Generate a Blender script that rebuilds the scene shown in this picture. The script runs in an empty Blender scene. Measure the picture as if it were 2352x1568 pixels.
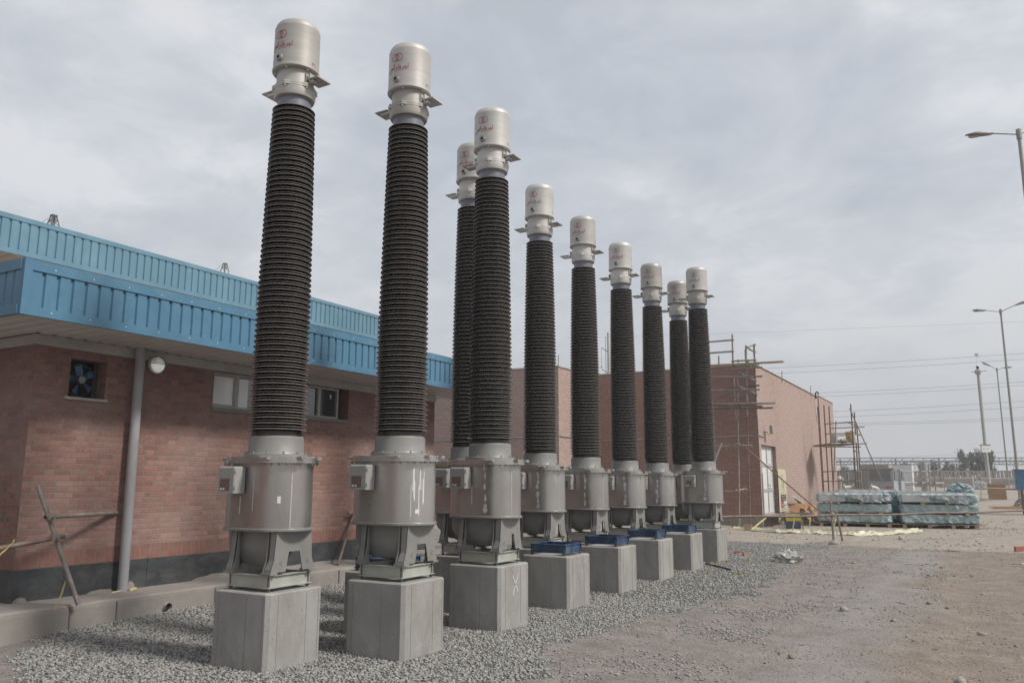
import bpy, math, random
import numpy as np
from mathutils import Vector, Matrix, noise as mnoise

# ------------------------------------------------------------------ camera
SC = bpy.context.scene
COL = SC.collection
CAM_H = 1.7
F, PITCH, YAW, ROLL = 1838.58, math.radians(9.8458), math.radians(29.8868), math.radians(0.1405)
fw = Vector((-math.sin(YAW)*math.cos(PITCH), math.cos(YAW)*math.cos(PITCH), math.sin(PITCH)))
rt = Vector((math.cos(YAW), math.sin(YAW), 0))
up = rt.cross(fw)
R_ = math.cos(ROLL)*rt + math.sin(ROLL)*up
U_ = -math.sin(ROLL)*rt + math.cos(ROLL)*up
cd = bpy.data.cameras.new('camera'); cam = bpy.data.objects.new('camera', cd); COL.objects.link(cam)
cd.sensor_width = 36; cd.lens = F/2352*36; cd.clip_start = .05; cd.clip_end = 2000
cam.matrix_world = Matrix(((R_.x, U_.x, -fw.x, 0), (R_.y, U_.y, -fw.y, 0), (R_.z, U_.z, -fw.z, CAM_H), (0, 0, 0, 1)))
SC.camera = cam

# survey helpers: where a sight line meets a plane of the site (all results are plain world points)
C0 = Vector((0, 0, CAM_H))
def _ray(x, y): return fw + R_*((x-1176)/F) - U_*((y-784)/F)
def onz(x, y, z=0): d = _ray(x, y); return C0 + d*((z-CAM_H)/d.z)
def onx(x, y, X): d = _ray(x, y); return C0 + d*(X/d.x)
def ony(x, y, Y): d = _ray(x, y); return C0 + d*(Y/d.y)
def at(x, y, D): return C0 + _ray(x, y)*D
def zfor(X, Y, py):
    """height above datum of sight level py on the vertical through X, Y"""
    lo, hi = -5., 60.
    for _ in range(50):
        m = (lo+hi)/2; v = Vector((X, Y, m-CAM_H)); lo, hi = (m, hi) if 784-F*v.dot(U_)/v.dot(fw) > py else (lo, m)
    return m

# ------------------------------------------------------------------ world, sun, exposure
SUN_EL, SUN_AZ = math.radians(46), math.radians(5)      # azimuth measured from +X towards +Y
w = bpy.data.worlds.new('World'); SC.world = w; w.use_nodes = True
nt = w.node_tree; nt.nodes.clear()
N = nt.nodes.new; L = nt.links.new
out = N('ShaderNodeOutputWorld')
sky = N('ShaderNodeTexSky'); sky.sky_type = 'NISHITA'; sky.sun_disc = False
sky.sun_elevation = SUN_EL; sky.sun_rotation = math.pi/2 - SUN_AZ; sky.dust_density = 3; sky.air_density = 1.2
b1 = N('ShaderNodeBackground'); b1.inputs[1].default_value = .12; L(sky.outputs[0], b1.inputs[0])
tc = N('ShaderNodeTexCoord')
sep = N('ShaderNodeSeparateXYZ'); L(tc.outputs['Generated'], sep.inputs[0])
def mth(op, a, b=None, c=None, clamp=False):
    m = N('ShaderNodeMath'); m.operation = op; m.use_clamp = clamp
    for i, v in enumerate((a, b, c)):
        if v is None: continue
        if isinstance(v, (int, float)): m.inputs[i].default_value = v
        else: L(v, m.inputs[i])
    return m.outputs[0]
zz = mth('ADD', mth('MAXIMUM', sep.outputs[2], 0), .22)
cx = mth('DIVIDE', sep.outputs[0], zz); cy = mth('DIVIDE', sep.outputs[1], zz)
cmb = N('ShaderNodeCombineXYZ'); L(cx, cmb.inputs[0]); L(cy, cmb.inputs[1]); cmb.inputs[2].default_value = 3.7
def wn(scale, detail, rough, dist=0, off=0):
    n = N('ShaderNodeTexNoise'); n.inputs['Scale'].default_value = scale; n.inputs['Detail'].default_value = detail
    n.inputs['Roughness'].default_value = rough; n.inputs['Distortion'].default_value = dist
    if off:
        mp = N('ShaderNodeMapping'); mp.inputs['Location'].default_value = (off, off*.7, 0); L(cmb.outputs[0], mp.inputs[0]); L(mp.outputs[0], n.inputs[0])
    else: L(cmb.outputs[0], n.inputs[0])
    return n.outputs[0]
n1 = wn(1.5, 8, .55, .3); n2 = wn(.55, 3, .5, 0, 5.3); n3 = wn(4.2, 9, .6, .5, 2.1)
mixn = mth('ADD', mth('ADD', mth('MULTIPLY', n1, .48), mth('MULTIPLY', n2, .27)), mth('MULTIPLY', n3, .25))
rp = N('ShaderNodeValToRGB'); L(mixn, rp.inputs[0])
e = rp.color_ramp.elements
e[0].position = .415; e[0].color = (.43, .463, .512, 1)
e[1].position = .558; e[1].color = (.66, .665, .68, 1)
k = e.new(.50); k.color = (.535, .56, .60, 1)
hz = N('ShaderNodeMixRGB'); L(mth('SUBTRACT', 1, mth('MULTIPLY', sep.outputs[2], 3.2), clamp=True), hz.inputs[0])
L(rp.outputs[0], hz.inputs[1]); hz.inputs[2].default_value = (.53, .54, .56, 1)
b2 = N('ShaderNodeBackground'); L(hz.outputs[0], b2.inputs[0]); b2.inputs[1].default_value = 1.22
mx = N('ShaderNodeMixShader'); mx.inputs[0].default_value = .90
L(b1.outputs[0], mx.inputs[1]); L(b2.outputs[0], mx.inputs[2]); L(mx.outputs[0], out.inputs[0])

sd = bpy.data.lights.new('sun', 'SUN'); sd.energy = 3.7; sd.angle = math.radians(9); sd.color = (1, .95, .88)
so = bpy.data.objects.new('sun', sd); COL.objects.link(so)
sdir = Vector((math.cos(SUN_AZ)*math.cos(SUN_EL), math.sin(SUN_AZ)*math.cos(SUN_EL), math.sin(SUN_EL)))
so.rotation_euler = sdir.to_track_quat('Z', 'Y').to_euler(); so.location = (30, 5, 40)
SC.view_settings.view_transform = 'Standard'; SC.view_settings.look = 'None'
SC.view_settings.exposure = 0; SC.view_settings.gamma = 1
SC.render.engine = 'CYCLES'
try: SC.cycles.max_bounces = 6
except Exception: pass

random.seed(7); rng = np.random.default_rng(7)
PI = math.pi

# ------------------------------------------------------------------ materials
def _mat(name):
    m = bpy.data.materials.new(name); m.use_nodes = True
    t = m.node_tree; b = t.nodes['Principled BSDF']; return m, t, b
def _noise(t, vec, scale, detail=4, rough=.55, dist=0):
    n = t.nodes.new('ShaderNodeTexNoise'); n.inputs['Scale'].default_value = scale; n.inputs['Detail'].default_value = detail
    n.inputs['Roughness'].default_value = rough; n.inputs['Distortion'].default_value = dist
    if vec is not None: t.links.new(vec, n.inputs['Vector'])
    return n.outputs['Fac']
def _ramp(t, fac, stops):
    r = t.nodes.new('ShaderNodeValToRGB'); t.links.new(fac, r.inputs[0])
    e = r.color_ramp.elements
    while len(e) < len(stops): e.new(.5)
    for i, (p, c) in enumerate(stops):
        e[i].position = p; e[i].color = (c[0], c[1], c[2], 1) if isinstance(c, tuple) else (c, c, c, 1)
    return r.outputs[0]
def _mix(t, f, a, b, mode='MIX'):
    m = t.nodes.new('ShaderNodeMixRGB'); m.blend_type = mode
    for i, v in enumerate((f, a, b)):
        if isinstance(v, (int, float)): m.inputs[i].default_value = v
        elif isinstance(v, tuple): m.inputs[i].default_value = (v[0], v[1], v[2], 1)
        else: t.links.new(v, m.inputs[i])
    return m.outputs[0]
def _m(t, op, a, b=None, c=None, clamp=False):
    m = t.nodes.new('ShaderNodeMath'); m.operation = op; m.use_clamp = clamp
    for i, v in enumerate((a, b, c)):
        if v is None: continue
        if isinstance(v, (int, float)): m.inputs[i].default_value = v
        else: t.links.new(v, m.inputs[i])
    return m.outputs[0]
def _coord(t, kind='Object', scale=(1, 1, 1), rnd=True):
    tc = t.nodes.new('ShaderNodeTexCoord'); v = tc.outputs[kind]
    if rnd and kind == 'Object':
        oi = t.nodes.new('ShaderNodeObjectInfo'); vm = t.nodes.new('ShaderNodeVectorMath'); vm.operation = 'ADD'
        cb = t.nodes.new('ShaderNodeCombineXYZ'); s = _m(t, 'MULTIPLY', oi.outputs['Random'], 37.0)
        for i in range(3): t.links.new(s, cb.inputs[i])
        t.links.new(v, vm.inputs[0]); t.links.new(cb.outputs[0], vm.inputs[1]); v = vm.outputs[0]
    if scale != (1, 1, 1):
        mp = t.nodes.new('ShaderNodeMapping'); mp.inputs['Scale'].default_value = scale; t.links.new(v, mp.inputs[0]); v = mp.outputs[0]
    return v
def _bump(t, b, h, strength=.3, dist=.01):
    n = t.nodes.new('ShaderNodeBump'); n.inputs['Strength'].default_value = strength; n.inputs['Distance'].default_value = dist
    t.links.new(h, n.inputs['Height']); t.links.new(n.outputs[0], b.inputs['Normal'])
def plain(name, col, rough=.6, metal=0, var=.25, scale=3, stretch=(1, 1, 1), bump=0, bscale=40, dirt=None, dirt_amt=.4, spec=.5, vary=None, pits=0):
    m, t, b = _mat(name)
    v = _coord(t, scale=stretch)
    f = _noise(t, v, scale, 6, .6)
    c1 = tuple(x*(1-var) for x in col); c2 = tuple(min(1, x*(1+var)) for x in col)
    c = _ramp(t, f, [(.3, c1), (.7, c2)])
    if dirt:
        f2 = _noise(t, v, scale*.6+.7, 7, .7, .5)
        c = _mix(t, _ramp(t, f2, [(.45, 0.0), (.7, dirt_amt)]), c, dirt)
    if pits:
        c = _mix(t, _ramp(t, _noise(t, v, 55, 2, .5), [(.66, 0.0), (.72, pits)]), c, tuple(x*.35 for x in col)); c = _mix(t, _ramp(t, _noise(t, v, 5.5, 6, .75, 1.5), [(.60, 0.0), (.68, .35)]), c, tuple(x*1.35 for x in col))
    if vary:
        oi = t.nodes.new('ShaderNodeObjectInfo'); c = _mix(t, 1.0, c, _ramp(t, oi.outputs['Random'], [(0, vary[0]), (1, vary[1])]), 'MULTIPLY')
    t.links.new(c, b.inputs['Base Color'])
    b.inputs['Metallic'].default_value = metal; b.inputs['Specular IOR Level'].default_value = spec
    r = _ramp(t, _noise(t, v, scale*2.3, 4), [(.3, max(0.02, rough-.08)), (.7, min(1, rough+.1))])
    t.links.new(r, b.inputs['Roughness'])
    if bump: _bump(t, b, _noise(t, v, bscale, 4, .6), bump, .01)
    return m
def brick(name, ca, cb, cc, mortar, mw=.011, row=.07, st=.222, hd=.112, mix=.55, rnd=.5, white=.0, weather=(.5,.45,.42)):
    """Flemish-like bond on the UV plane (metres): stretcher, header, shifted on alternate rows"""
    m, t, b = _mat(name)
    tcn = t.nodes.new('ShaderNodeTexCoord'); sp = t.nodes.new('ShaderNodeSeparateXYZ')
    # slight wobble of the joints
    wob = _noise(t, tcn.outputs['UV'], 2.0, 3)
    t.links.new(tcn.outputs['UV'], sp.inputs[0])
    u = sp.outputs[0]; v = _m(t, 'ADD', sp.outputs[1], _m(t, 'MULTIPLY', _m(t, 'SUBTRACT', wob, .5), .018))
    vr = _m(t, 'DIVIDE', v, row); rowi = _m(t, 'FLOOR', vr); fv = _m(t, 'MULTIPLY', _m(t, 'FRACT', vr), row)
    wn_ = t.nodes.new('ShaderNodeTexWhiteNoise'); wn_.noise_dimensions = '1D'; t.links.new(rowi, wn_.inputs['W'])
    par = _m(t, 'MULTIPLY', _m(t, 'ADD', _m(t, 'MODULO', rowi, 2), _m(t, 'MULTIPLY', wn_.outputs['Value'], .45)), (st+hd)*.5)
    per = st+hd
    uu = _m(t, 'DIVIDE', _m(t, 'ADD', u, par), per); ci = _m(t, 'FLOOR', uu); fu = _m(t, 'MULTIPLY', _m(t, 'FRACT', uu), per)
    isst = _m(t, 'LESS_THAN', fu, st)
    fl = _m(t, 'SUBTRACT', fu, _m(t, 'MULTIPLY', _m(t, 'SUBTRACT', 1, isst), st))      # position inside this brick
    ln = _m(t, 'ADD', _m(t, 'MULTIPLY', isst, st-hd), hd)
    ed = _m(t, 'MINIMUM', _m(t, 'MINIMUM', fl, _m(t, 'SUBTRACT', ln, fl)), _m(t, 'MINIMUM', fv, _m(t, 'SUBTRACT', row, fv)))
    edn = _m(t, 'ADD', ed, _m(t, 'MULTIPLY', _m(t, 'SUBTRACT', _noise(t, tcn.outputs['UV'], 38, 3), .5), .006))
    mk = t.nodes.new('ShaderNodeMapRange'); t.links.new(edn, mk.inputs[0]); mk.inputs[1].default_value = mw*.5-.0015; mk.inputs[2].default_value = mw*.5+.0015
    idv = t.nodes.new('ShaderNodeCombineXYZ'); t.links.new(rowi, idv.inputs[0]); t.links.new(ci, idv.inputs[1]); t.links.new(isst, idv.inputs[2])
    w2 = t.nodes.new('ShaderNodeTexWhiteNoise'); w2.noise_dimensions = '3D'; t.links.new(idv.outputs[0], w2.inputs['Vector'])
    bc = _ramp(t, w2.outputs['Value'], [(0, ca), (mix, cb), (1, cc)])
    grain = _noise(t, tcn.outputs['UV'], 25, 5, .65)
    bc = _mix(t, rnd, bc, _ramp(t, grain, [(.3, .55), (.7, 1.35)]), 'MULTIPLY')
    c = _mix(t, mk.outputs[0], mortar, bc)
    big = _noise(t, tcn.outputs['UV'], .7, 5, .6, .4)
    c = _mix(t, _ramp(t, big, [(.42, 0.0), (.72, .22)]), c, weather)
    if white:
        ww = _noise(t, tcn.outputs['UV'], 3.1, 6, .75, 1.2)
        c = _mix(t, _ramp(t, ww, [(.64, 0.0), (.74, white)]), c, (.6, .57, .55))
    t.links.new(c, b.inputs['Base Color']); b.inputs['Roughness'].default_value = .88; b.inputs['Specular IOR Level'].default_value = .25
    h = _m(t, 'ADD', mk.outputs[0], _m(t, 'MULTIPLY', grain, .35))
    _bump(t, b, h, .55, .006)
    return m
def glassy(name, col, rough=.05):
    m, t, b = _mat(name); b.inputs['Base Color'].default_value = (*col, 1); b.inputs['Roughness'].default_value = rough
    b.inputs['Specular IOR Level'].default_value = 1.0; b.inputs['Coat Weight'].default_value = .6; b.inputs['Coat Roughness'].default_value = .03
    return m
def emit(name, col, s):
    m, t, b = _mat(name); b.inputs['Base Color'].default_value = (*col, 1); b.inputs['Emission Color'].default_value = (*col, 1); b.inputs['Emission Strength'].default_value = s
    b.inputs['Roughness'].default_value = .25
    return m
def wrapmat(name, ca, cb):
    m, t, b = _mat(name); v = _coord(t, scale=(1, 1, 2.4))
    f = _noise(t, v, 2.2, 7, .65, 1.0)
    c = _ramp(t, f, [(.32, ca), (.62, cb)])
    t.links.new(c, b.inputs['Base Color'])
    t.links.new(_ramp(t, _noise(t, v, 5, 4), [(.3, .22), (.7, .5)]), b.inputs['Roughness'])
    wv = t.nodes.new('ShaderNodeTexWave'); wv.inputs['Scale'].default_value = 1.1; wv.inputs['Distortion'].default_value = 9; wv.inputs['Detail'].default_value = 3
    t.links.new(v, wv.inputs['Vector'])
    _bump(t, b, _m(t, 'ADD', _noise(t, v, 5, 6, .7, 1.8), wv.outputs['Fac']), .8, .045)
    return m

M = dict(
 brick=brick('red_brick', (.225, .115, .094), (.272, .142, .118), (.315, .172, .143), (.195, .175, .157), mw=.0135, white=.28),
 brick_end=brick('pink_brick', (.37, .27, .235), (.41, .305, .27), (.44, .335, .30), (.215, .16, .14), mw=.014, row=.072, rnd=.25, weather=(.40,.31,.275), white=.12),
 brick_front=brick('rust_brick', (.275, .17, .142), (.31, .195, .165), (.34, .22, .19), (.18, .10, .08), mw=.012, row=.072, rnd=.3, weather=(.36,.22,.185), white=.15),
 blue=plain('blue_painted_sheet', (.082, .195, .295), .30, 0, .10, 1.2, bump=.5, bscale=2.2, dirt=(.16, .30, .42), dirt_amt=.35),
 blue2=plain('blue_painted_sheet_upper', (.10, .20, .27), .42, 0, .08, 1.0, dirt=(.2, .34, .43), dirt_amt=.35),
 bluesteel=plain('dark_blue_paint', (.016, .045, .11), .38, 0, .4, 6, dirt=(.13, .2, .27), dirt_amt=.5),
 bluebox=plain('light_blue_paint', (.07, .19, .33), .5, 0, .25, 4, dirt=(.25, .26, .27), dirt_amt=.5),
 soffit=plain('white_soffit', (.58, .56, .53), .5, 0, .08, 1.5),
 board=plain('pale_board', (.46, .45, .43), .6, 0, .12, 2.5, dirt=(.2, .18, .16), dirt_amt=.4),
 white=plain('white_paint', (.62, .62, .62), .45, 0, .06, 3, dirt=(.4, .38, .35), dirt_amt=.4),
 frame=plain('pvc_frame', (.42, .41, .40), .45, 0, .08, 5, dirt=(.25, .22, .2), dirt_amt=.5),
 conc=plain('concrete', (.315, .31, .297), .85, 0, .16, 2.2, stretch=(1, 1, .55), bump=.35, bscale=38, dirt=(.205, .192, .175), dirt_amt=.75, vary=((.92, .91, .90), (1.05, 1.05, 1.05)), pits=.55),
 slab=plain('dusty_concrete', (.265, .243, .222), .9, 0, .16, 1.6, bump=.4, bscale=22, dirt=(.18, .16, .145), dirt_amt=.6),
 plinth=plain('black_granite', (.048, .052, .056), .36, 0, .3, 3, stretch=(1, 1, 2), dirt=(.20, .195, .19), dirt_amt=.3),
 steel=plain('brushed_aluminium', (.47, .46, .445), .33, .85, .10, 2.4, stretch=(1, 1, .5), dirt=(.34, .31, .28), dirt_amt=.15, vary=((.88, .86, .84), (1.05, 1.05, 1.04))),
 cap=plain('cast_aluminium', (.50, .492, .475), .50, .22, .07, 2.5, stretch=(1, 1, 4), dirt=(.35, .325, .295), dirt_amt=.5, vary=((.72, .70, .67), (1.0, 1.0, 1.0))),
 grey=plain('grey_paint', (.225, .225, .215), .42, .15, .10, 4, dirt=(.30, .28, .25), dirt_amt=.25),
 leg=plain('grey_leg_paint', (.235, .235, .225), .42, .2, .10, 4, dirt=(.33, .31, .28), dirt_amt=.25),
 galv=plain('galvanised_frame', (.40, .415, .375), .5, .25, .12, 5, dirt=(.28, .25, .2), dirt_amt=.4),
 neck=plain('blue_grey_neck', (.16, .17, .20), .4, .1, .1, 5),
 bolt=plain('rusty_bolt', (.13, .10, .08), .6, .4, .3, 20),
 boxg=plain('box_grey', (.31, .305, .295), .58, .1, .06, 4, dirt=(.27, .24, .21), dirt_amt=.4),
 plate=plain('brown_nameplate', (.19, .14, .12), .4, .3, .15, 20),
 sticker=plain('white_sticker', (.68, .68, .66), .5, 0, .1, 60),
 flake=plain('peeling_film', (.62, .61, .585), .5, 0, .15, 20),
 seam=plain('weld_streak', (.52, .52, .50), .35, .5, .15, 20),
 glaze=plain('brown_glaze', (.027, .021, .018), .26, 0, .3, 8, dirt=(.05, .046, .044), dirt_amt=.4, spec=.5),
 rim=plain('pale_glaze_rim', (.19, .178, .168), .35, 0, .15, 12),  # shed tip faces, paler grey than the rest of the glaze
 core=plain('dark_porcelain', (.028, .020, .018), .35, 0, .3, 8),
 red=plain('red_paint', (.34, .035, .05), .6, 0, .3, 14),
 rust=plain('rusty_tube', (.17, .12, .098), .7, .2, .35, 9, dirt=(.26, .21, .18), dirt_amt=.6, bump=.3),
 tube=plain('grey_scaffold_tube', (.28, .255, .225), .6, .3, .25, 7, dirt=(.15, .10, .075), dirt_amt=.6, bump=.2),
 pipe=plain('pvc_pipe', (.33, .33, .345), .45, 0, .12, 5, stretch=(1, 1, .4), dirt=(.24, .2, .18), dirt_amt=.5),
 wood=plain('yellow_plank', (.40, .29, .165), .7, 0, .2, 4, stretch=(.3, .3, 2), dirt=(.28, .22, .16), dirt_amt=.5),
 woodg=plain('grey_plank', (.30, .255, .205), .8, 0, .25, 4, dirt=(.2, .17, .14), dirt_amt=.5),
 crate=plain('plywood', (.34, .20, .10), .65, 0, .3, 3, stretch=(.5, .5, 3), dirt=(.2, .11, .06), dirt_amt=.6),
 tape=plain('yellow_tape', (.50, .43, .19), .5, 0, .2, 9),
 paleY=plain('pale_yellow_sheet', (.52, .50, .35), .38, 0, .15, 4, bump=.8, bscale=9, dirt=(.40, .34, .25), dirt_amt=.5),
 clear=plain('clear_plastic', (.38, .38, .36), .3, 0, .12, 6, bump=.7, bscale=14),
 wrap=wrapmat('green_film', (.19, .285, .285), (.41, .50, .50)),
 wrapw=wrapmat('grey_film', (.17, .22, .23), (.40, .44, .45)),
 wrapb=wrapmat('blue_film', (.045, .12, .15), (.22, .36, .42)),
 panel=plain('pale_panel', (.44, .45, .455), .5, 0, .05, 2),
 dark=plain('dark_void', (.012, .012, .013), .8, 0, .2, 5),
 glass=glassy('window_glass', (.045, .05, .052)),
 sky_reflection=plain('painted_sky_reflection', (.78, .80, .81), .12, 0, .03, 2),  # near-white gloss, sky reflection painted as a colour
 lampw=emit('lit_lamp', (.80, .83, .78), .32),
 pole=plain('lamp_pole', (.26, .245, .235), .5, .3, .1, 2),
 poled=plain('lamp_head', (.19, .175, .16), .45, .2, .15, 6),
 concp=plain('concrete_pole', (.33, .325, .31), .8, 0, .08, 1.5),
 cabinet=plain('grey_cabinet', (.33, .355, .38), .45, .1, .06, 1.5),
 louvre=plain('louvre_slats', (.12, .115, .11), .6, 0, .1, 5),
 contn=plain('container_grey', (.33, .325, .305), .6, 0, .12, 1.5, dirt=(.25, .2, .16), dirt_amt=.5),
 cream=plain('cream_pipe', (.50, .47, .41), .45, 0, .08, 3),
 fence=plain('precast_wall', (.235, .21, .19), .9, 0, .12, .8, dirt=(.18, .16, .14), dirt_amt=.4),
 truss=plain('truss_steel', (.20, .205, .21), .6, .2, .1, 1),
 wire=plain('wire', (.19, .19, .20), .6, .2, .1, 1),
 leaf=plain('dusty_leaves', (.19, .20, .17), .75, 0, .45, 1.4),
 bark=plain('bark', (.12, .10, .085), .9, 0, .3, 5),
 stone=None, fanblue=plain('fan_blade_blue', (.075, .15, .26), .35, .2, .25, 6),
 yellow=plain('yellow_drum', (.42, .32, .06), .5, 0, .2, 4), navy=plain('navy_drum', (.04, .055, .10), .5, 0, .3, 4),
 banner=plain('cream_banner', (.52, .49, .33), .5, 0, .1, 2, dirt=(.4, .4, .36), dirt_amt=.4),
 ink=plain('black_ink', (.06, .06, .065), .6, 0, .2, 9), bred=plain('banner_red', (.42, .10, .11), .6, 0, .15, 9),
)
def stonemat(name, stops, rough=.85):
    m, t, b = _mat(name)
    a = t.nodes.new('ShaderNodeAttribute'); a.attribute_name = 'rnd'
    c = _ramp(t, a.outputs['Fac'], stops)
    f = _noise(t, _coord(t, rnd=False), 60, 3)
    t.links.new(_mix(t, .5, c, _ramp(t, f, [(.3, .75), (.7, 1.2)]), 'MULTIPLY'), b.inputs['Base Color']); b.inputs['Roughness'].default_value = rough
    b.inputs['Specular IOR Level'].default_value = .3
    return m
M['stone'] = stonemat('crushed_stone', [(0, (.17, .172, .17)), (.35, (.225, .227, .22)), (.7, (.285, .282, .268)), (.9, (.335, .325, .30)), (1, (.31, .27, .235))])
M['rubble'] = stonemat('rubble_stone', [(0, (.22, .17, .14)), (.5, (.31, .26, .22)), (.8, (.25, .24, .23)), (1, (.40, .37, .33))])

# ------------------------------------------------------------------ mesh builder
class MB:
    def __init__(s): s.v = []; s.f = []; s.mi = []; s.sm = []; s.cur = 0
    def add(s, vs, fs, smooth=False):
        o = len(s.v); s.v += [tuple(p) for p in vs]
        for f in fs: s.f.append(tuple(i+o for i in f)); s.mi.append(s.cur); s.sm.append(smooth)
        return s
    def mat(s, i): s.cur = i; return s
    def box(s, a, b, bev=0):
        x0, y0, z0 = (min(a[i], b[i]) for i in range(3)); x1, y1, z1 = (max(a[i], b[i]) for i in range(3))
        if bev:
            pts = [(x0+bev, y0), (x1-bev, y0), (x1, y0+bev), (x1, y1-bev), (x1-bev, y1), (x0+bev, y1), (x0, y1-bev), (x0, y0+bev)]
            ins = [(x0+2*bev, y0+bev), (x1-2*bev, y0+bev), (x1-bev, y0+2*bev), (x1-bev, y1-2*bev), (x1-2*bev, y1-bev), (x0+2*bev, y1-bev), (x0+bev, y1-2*bev), (x0+bev, y0+2*bev)]
            lo = [[(p[0], p[1], z) for p in q] for z, q in ((z0, pts), (z1-bev, pts), (z1, ins))]
            return s.loft(lo, True, True)
        vs = [(x0, y0, z0), (x1, y0, z0), (x1, y1, z0), (x0, y1, z0), (x0, y0, z1), (x1, y0, z1), (x1, y1, z1), (x0, y1, z1)]
        return s.add(vs, [(0, 3, 2, 1), (4, 5, 6, 7), (0, 1, 5, 4), (1, 2, 6, 5), (2, 3, 7, 6), (3, 0, 4, 7)])
    def loft(s, loops, cap0=False, cap1=False, smooth=False):
        n = len(loops[0]); vs = [p for l in loops for p in l]; fs = []
        for j in range(len(loops)-1):
            for i in range(n):
                a = j*n+i; b = j*n+(i+1) % n; fs.append((a, b, b+n, a+n))
        s.add(vs, fs, smooth)
        o = len(s.v)-len(vs)
        if cap0: s.f.append(tuple(o+i for i in reversed(range(n)))); s.mi.append(s.cur); s.sm.append(False)
        if cap1: s.f.append(tuple(o+(len(loops)-1)*n+i for i in range(n))); s.mi.append(s.cur); s.sm.append(False)
        return s
    def lathe(s, prof, n=32, c=(0, 0, 0), smooth=True, mats=None):
        vs = []
        for r, z in prof:
            for i in range(n):
                a = 2*PI*i/n; vs.append((c[0]+r*math.cos(a), c[1]+r*math.sin(a), c[2]+z))
        o = len(s.v); s.v += vs
        for j in range(len(prof)-1):
            mi = mats[j] if mats else s.cur
            for i in range(n):
                a = o+j*n+i; b = o+j*n+(i+1) % n; s.f.append((a, b, b+n, a+n)); s.mi.append(mi); s.sm.append(smooth)
        for j, rev in ((0, True), (len(prof)-1, False)):
            if prof[j][0] > .001:
                ix = [o+j*n+i for i in range(n)]; s.f.append(tuple(reversed(ix)) if rev else tuple(ix)); s.mi.append(s.cur); s.sm.append(False)
        return s
    def tube(s, pts, r, n=10, r2=None, cap=True, smooth=True):
        pts = [Vector(p) for p in pts]; loops = []; N_ = len(pts)
        for i, p in enumerate(pts):
            d = (pts[min(i+1, N_-1)]-pts[max(i-1, 0)]).normalized()
            h = Vector((0, 0, 1)) if abs(d.z) < .9 else Vector((1, 0, 0))
            a = d.cross(h).normalized(); b = d.cross(a).normalized()
            rr = r if r2 is None else r+(r2-r)*i/(N_-1)
            loops.append([tuple(p + a*rr*math.cos(2*PI*k/n) + b*rr*math.sin(2*PI*k/n)) for k in range(n)])
        return s.loft(loops, cap, cap, smooth)
    def prism(s, poly, axis, a, b):
        """poly in the plane across axis, extruded from a to b"""
        def P(p, t): return {'x': (t, p[0], p[1]), 'y': (p[0], t, p[1]), 'z': (p[0], p[1], t)}[axis]
        return s.loft([[P(p, a) for p in poly], [P(p, b) for p in poly]], True, True)
    def ribbon(s, pts, w, fn, n_end=False):
        """flat stroke of width w along 2D pts, mapped by fn(x,z)->3D"""
        for i in range(len(pts)-1):
            (x0, z0), (x1, z1) = pts[i], pts[i+1]; dx, dz = x1-x0, z1-z0; l = math.hypot(dx, dz) or 1
            nx, nz = -dz/l*w/2, dx/l*w/2; ex, ez = dx/l*w*.4, dz/l*w*.4
            q = [(x0+nx-ex, z0+nz-ez), (x0-nx-ex, z0-nz-ez), (x1-nx+ex, z1-nz+ez), (x1+nx+ex, z1+nz+ez)]
            s.add([fn(*p) for p in q], [(0, 1, 2, 3)])
        return s
    def mesh(s, name, mats, off=(0, 0, 0)):
        me = bpy.data.meshes.new(name)
        V = np.array(s.v, float) if s.v else np.zeros((0, 3)); O = np.array(off)
        me.from_pydata([tuple(p) for p in (V-O)], [], s.f)
        for m in mats: me.materials.append(m)
        if len(mats) > 1: me.polygons.foreach_set('material_index', s.mi)
        me.polygons.foreach_set('use_smooth', s.sm)
        uv = me.uv_layers.new(name='UVMap')
        nl = len(me.loops); vi = np.zeros(nl, int); me.loops.foreach_get('vertex_index', vi)
        npol = len(me.polygons); nr = np.zeros(npol*3); me.polygons.foreach_get('normal', nr); nr = np.abs(nr.reshape(-1, 3))
        lt_ = np.zeros(npol, int); me.polygons.foreach_get('loop_total', lt_)
        ax = np.repeat(nr.argmax(1), lt_)
        W = V[vi]; UV = np.zeros((nl, 2))
        UV[:, 0] = np.where(ax == 0, W[:, 1], W[:, 0]); UV[:, 1] = np.where(ax == 2, W[:, 1], W[:, 2])
        uv.data.foreach_set('uv', UV.ravel()); me.update()
        if any(s.sm): me.set_sharp_from_angle(angle=math.radians(36))
        return me

def props(o, label=None, cat=None, group=None, kind=None):
    if label: o['label'] = label
    if cat: o['category'] = cat
    if group: o['group'] = group
    if kind: o['kind'] = kind
    return o
def thing(name, label, cat, loc=(0, 0, 0), group=None):
    o = bpy.data.objects.new(name, None); COL.objects.link(o); o.location = loc; o.empty_display_size = .2
    return props(o, label, cat, group)
def part(name, mb, mats, parent, label=None):
    if not isinstance(mats, (list, tuple)): mats = [mats]
    off = Vector(parent.location); p = parent.parent
    while p: off += p.location; p = p.parent
    me = mb.mesh(name, mats, off); o = bpy.data.objects.new(name, me); COL.objects.link(o); o.parent = parent
    if label: o['label'] = label
    return o
def solo(name, mb, mats, label=None, cat=None, group=None, kind=None):
    if not isinstance(mats, (list, tuple)): mats = [mats]
    V = np.array(mb.v); off = (float((V[:, 0].min()+V[:, 0].max())/2), float((V[:, 1].min()+V[:, 1].max())/2), float(V[:, 2].min()))
    if kind == 'structure': off = (0, 0, 0)
    me = mb.mesh(name, mats, off); o = bpy.data.objects.new(name, me); COL.objects.link(o); o.location = off
    return props(o, label, cat, group, kind)
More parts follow.
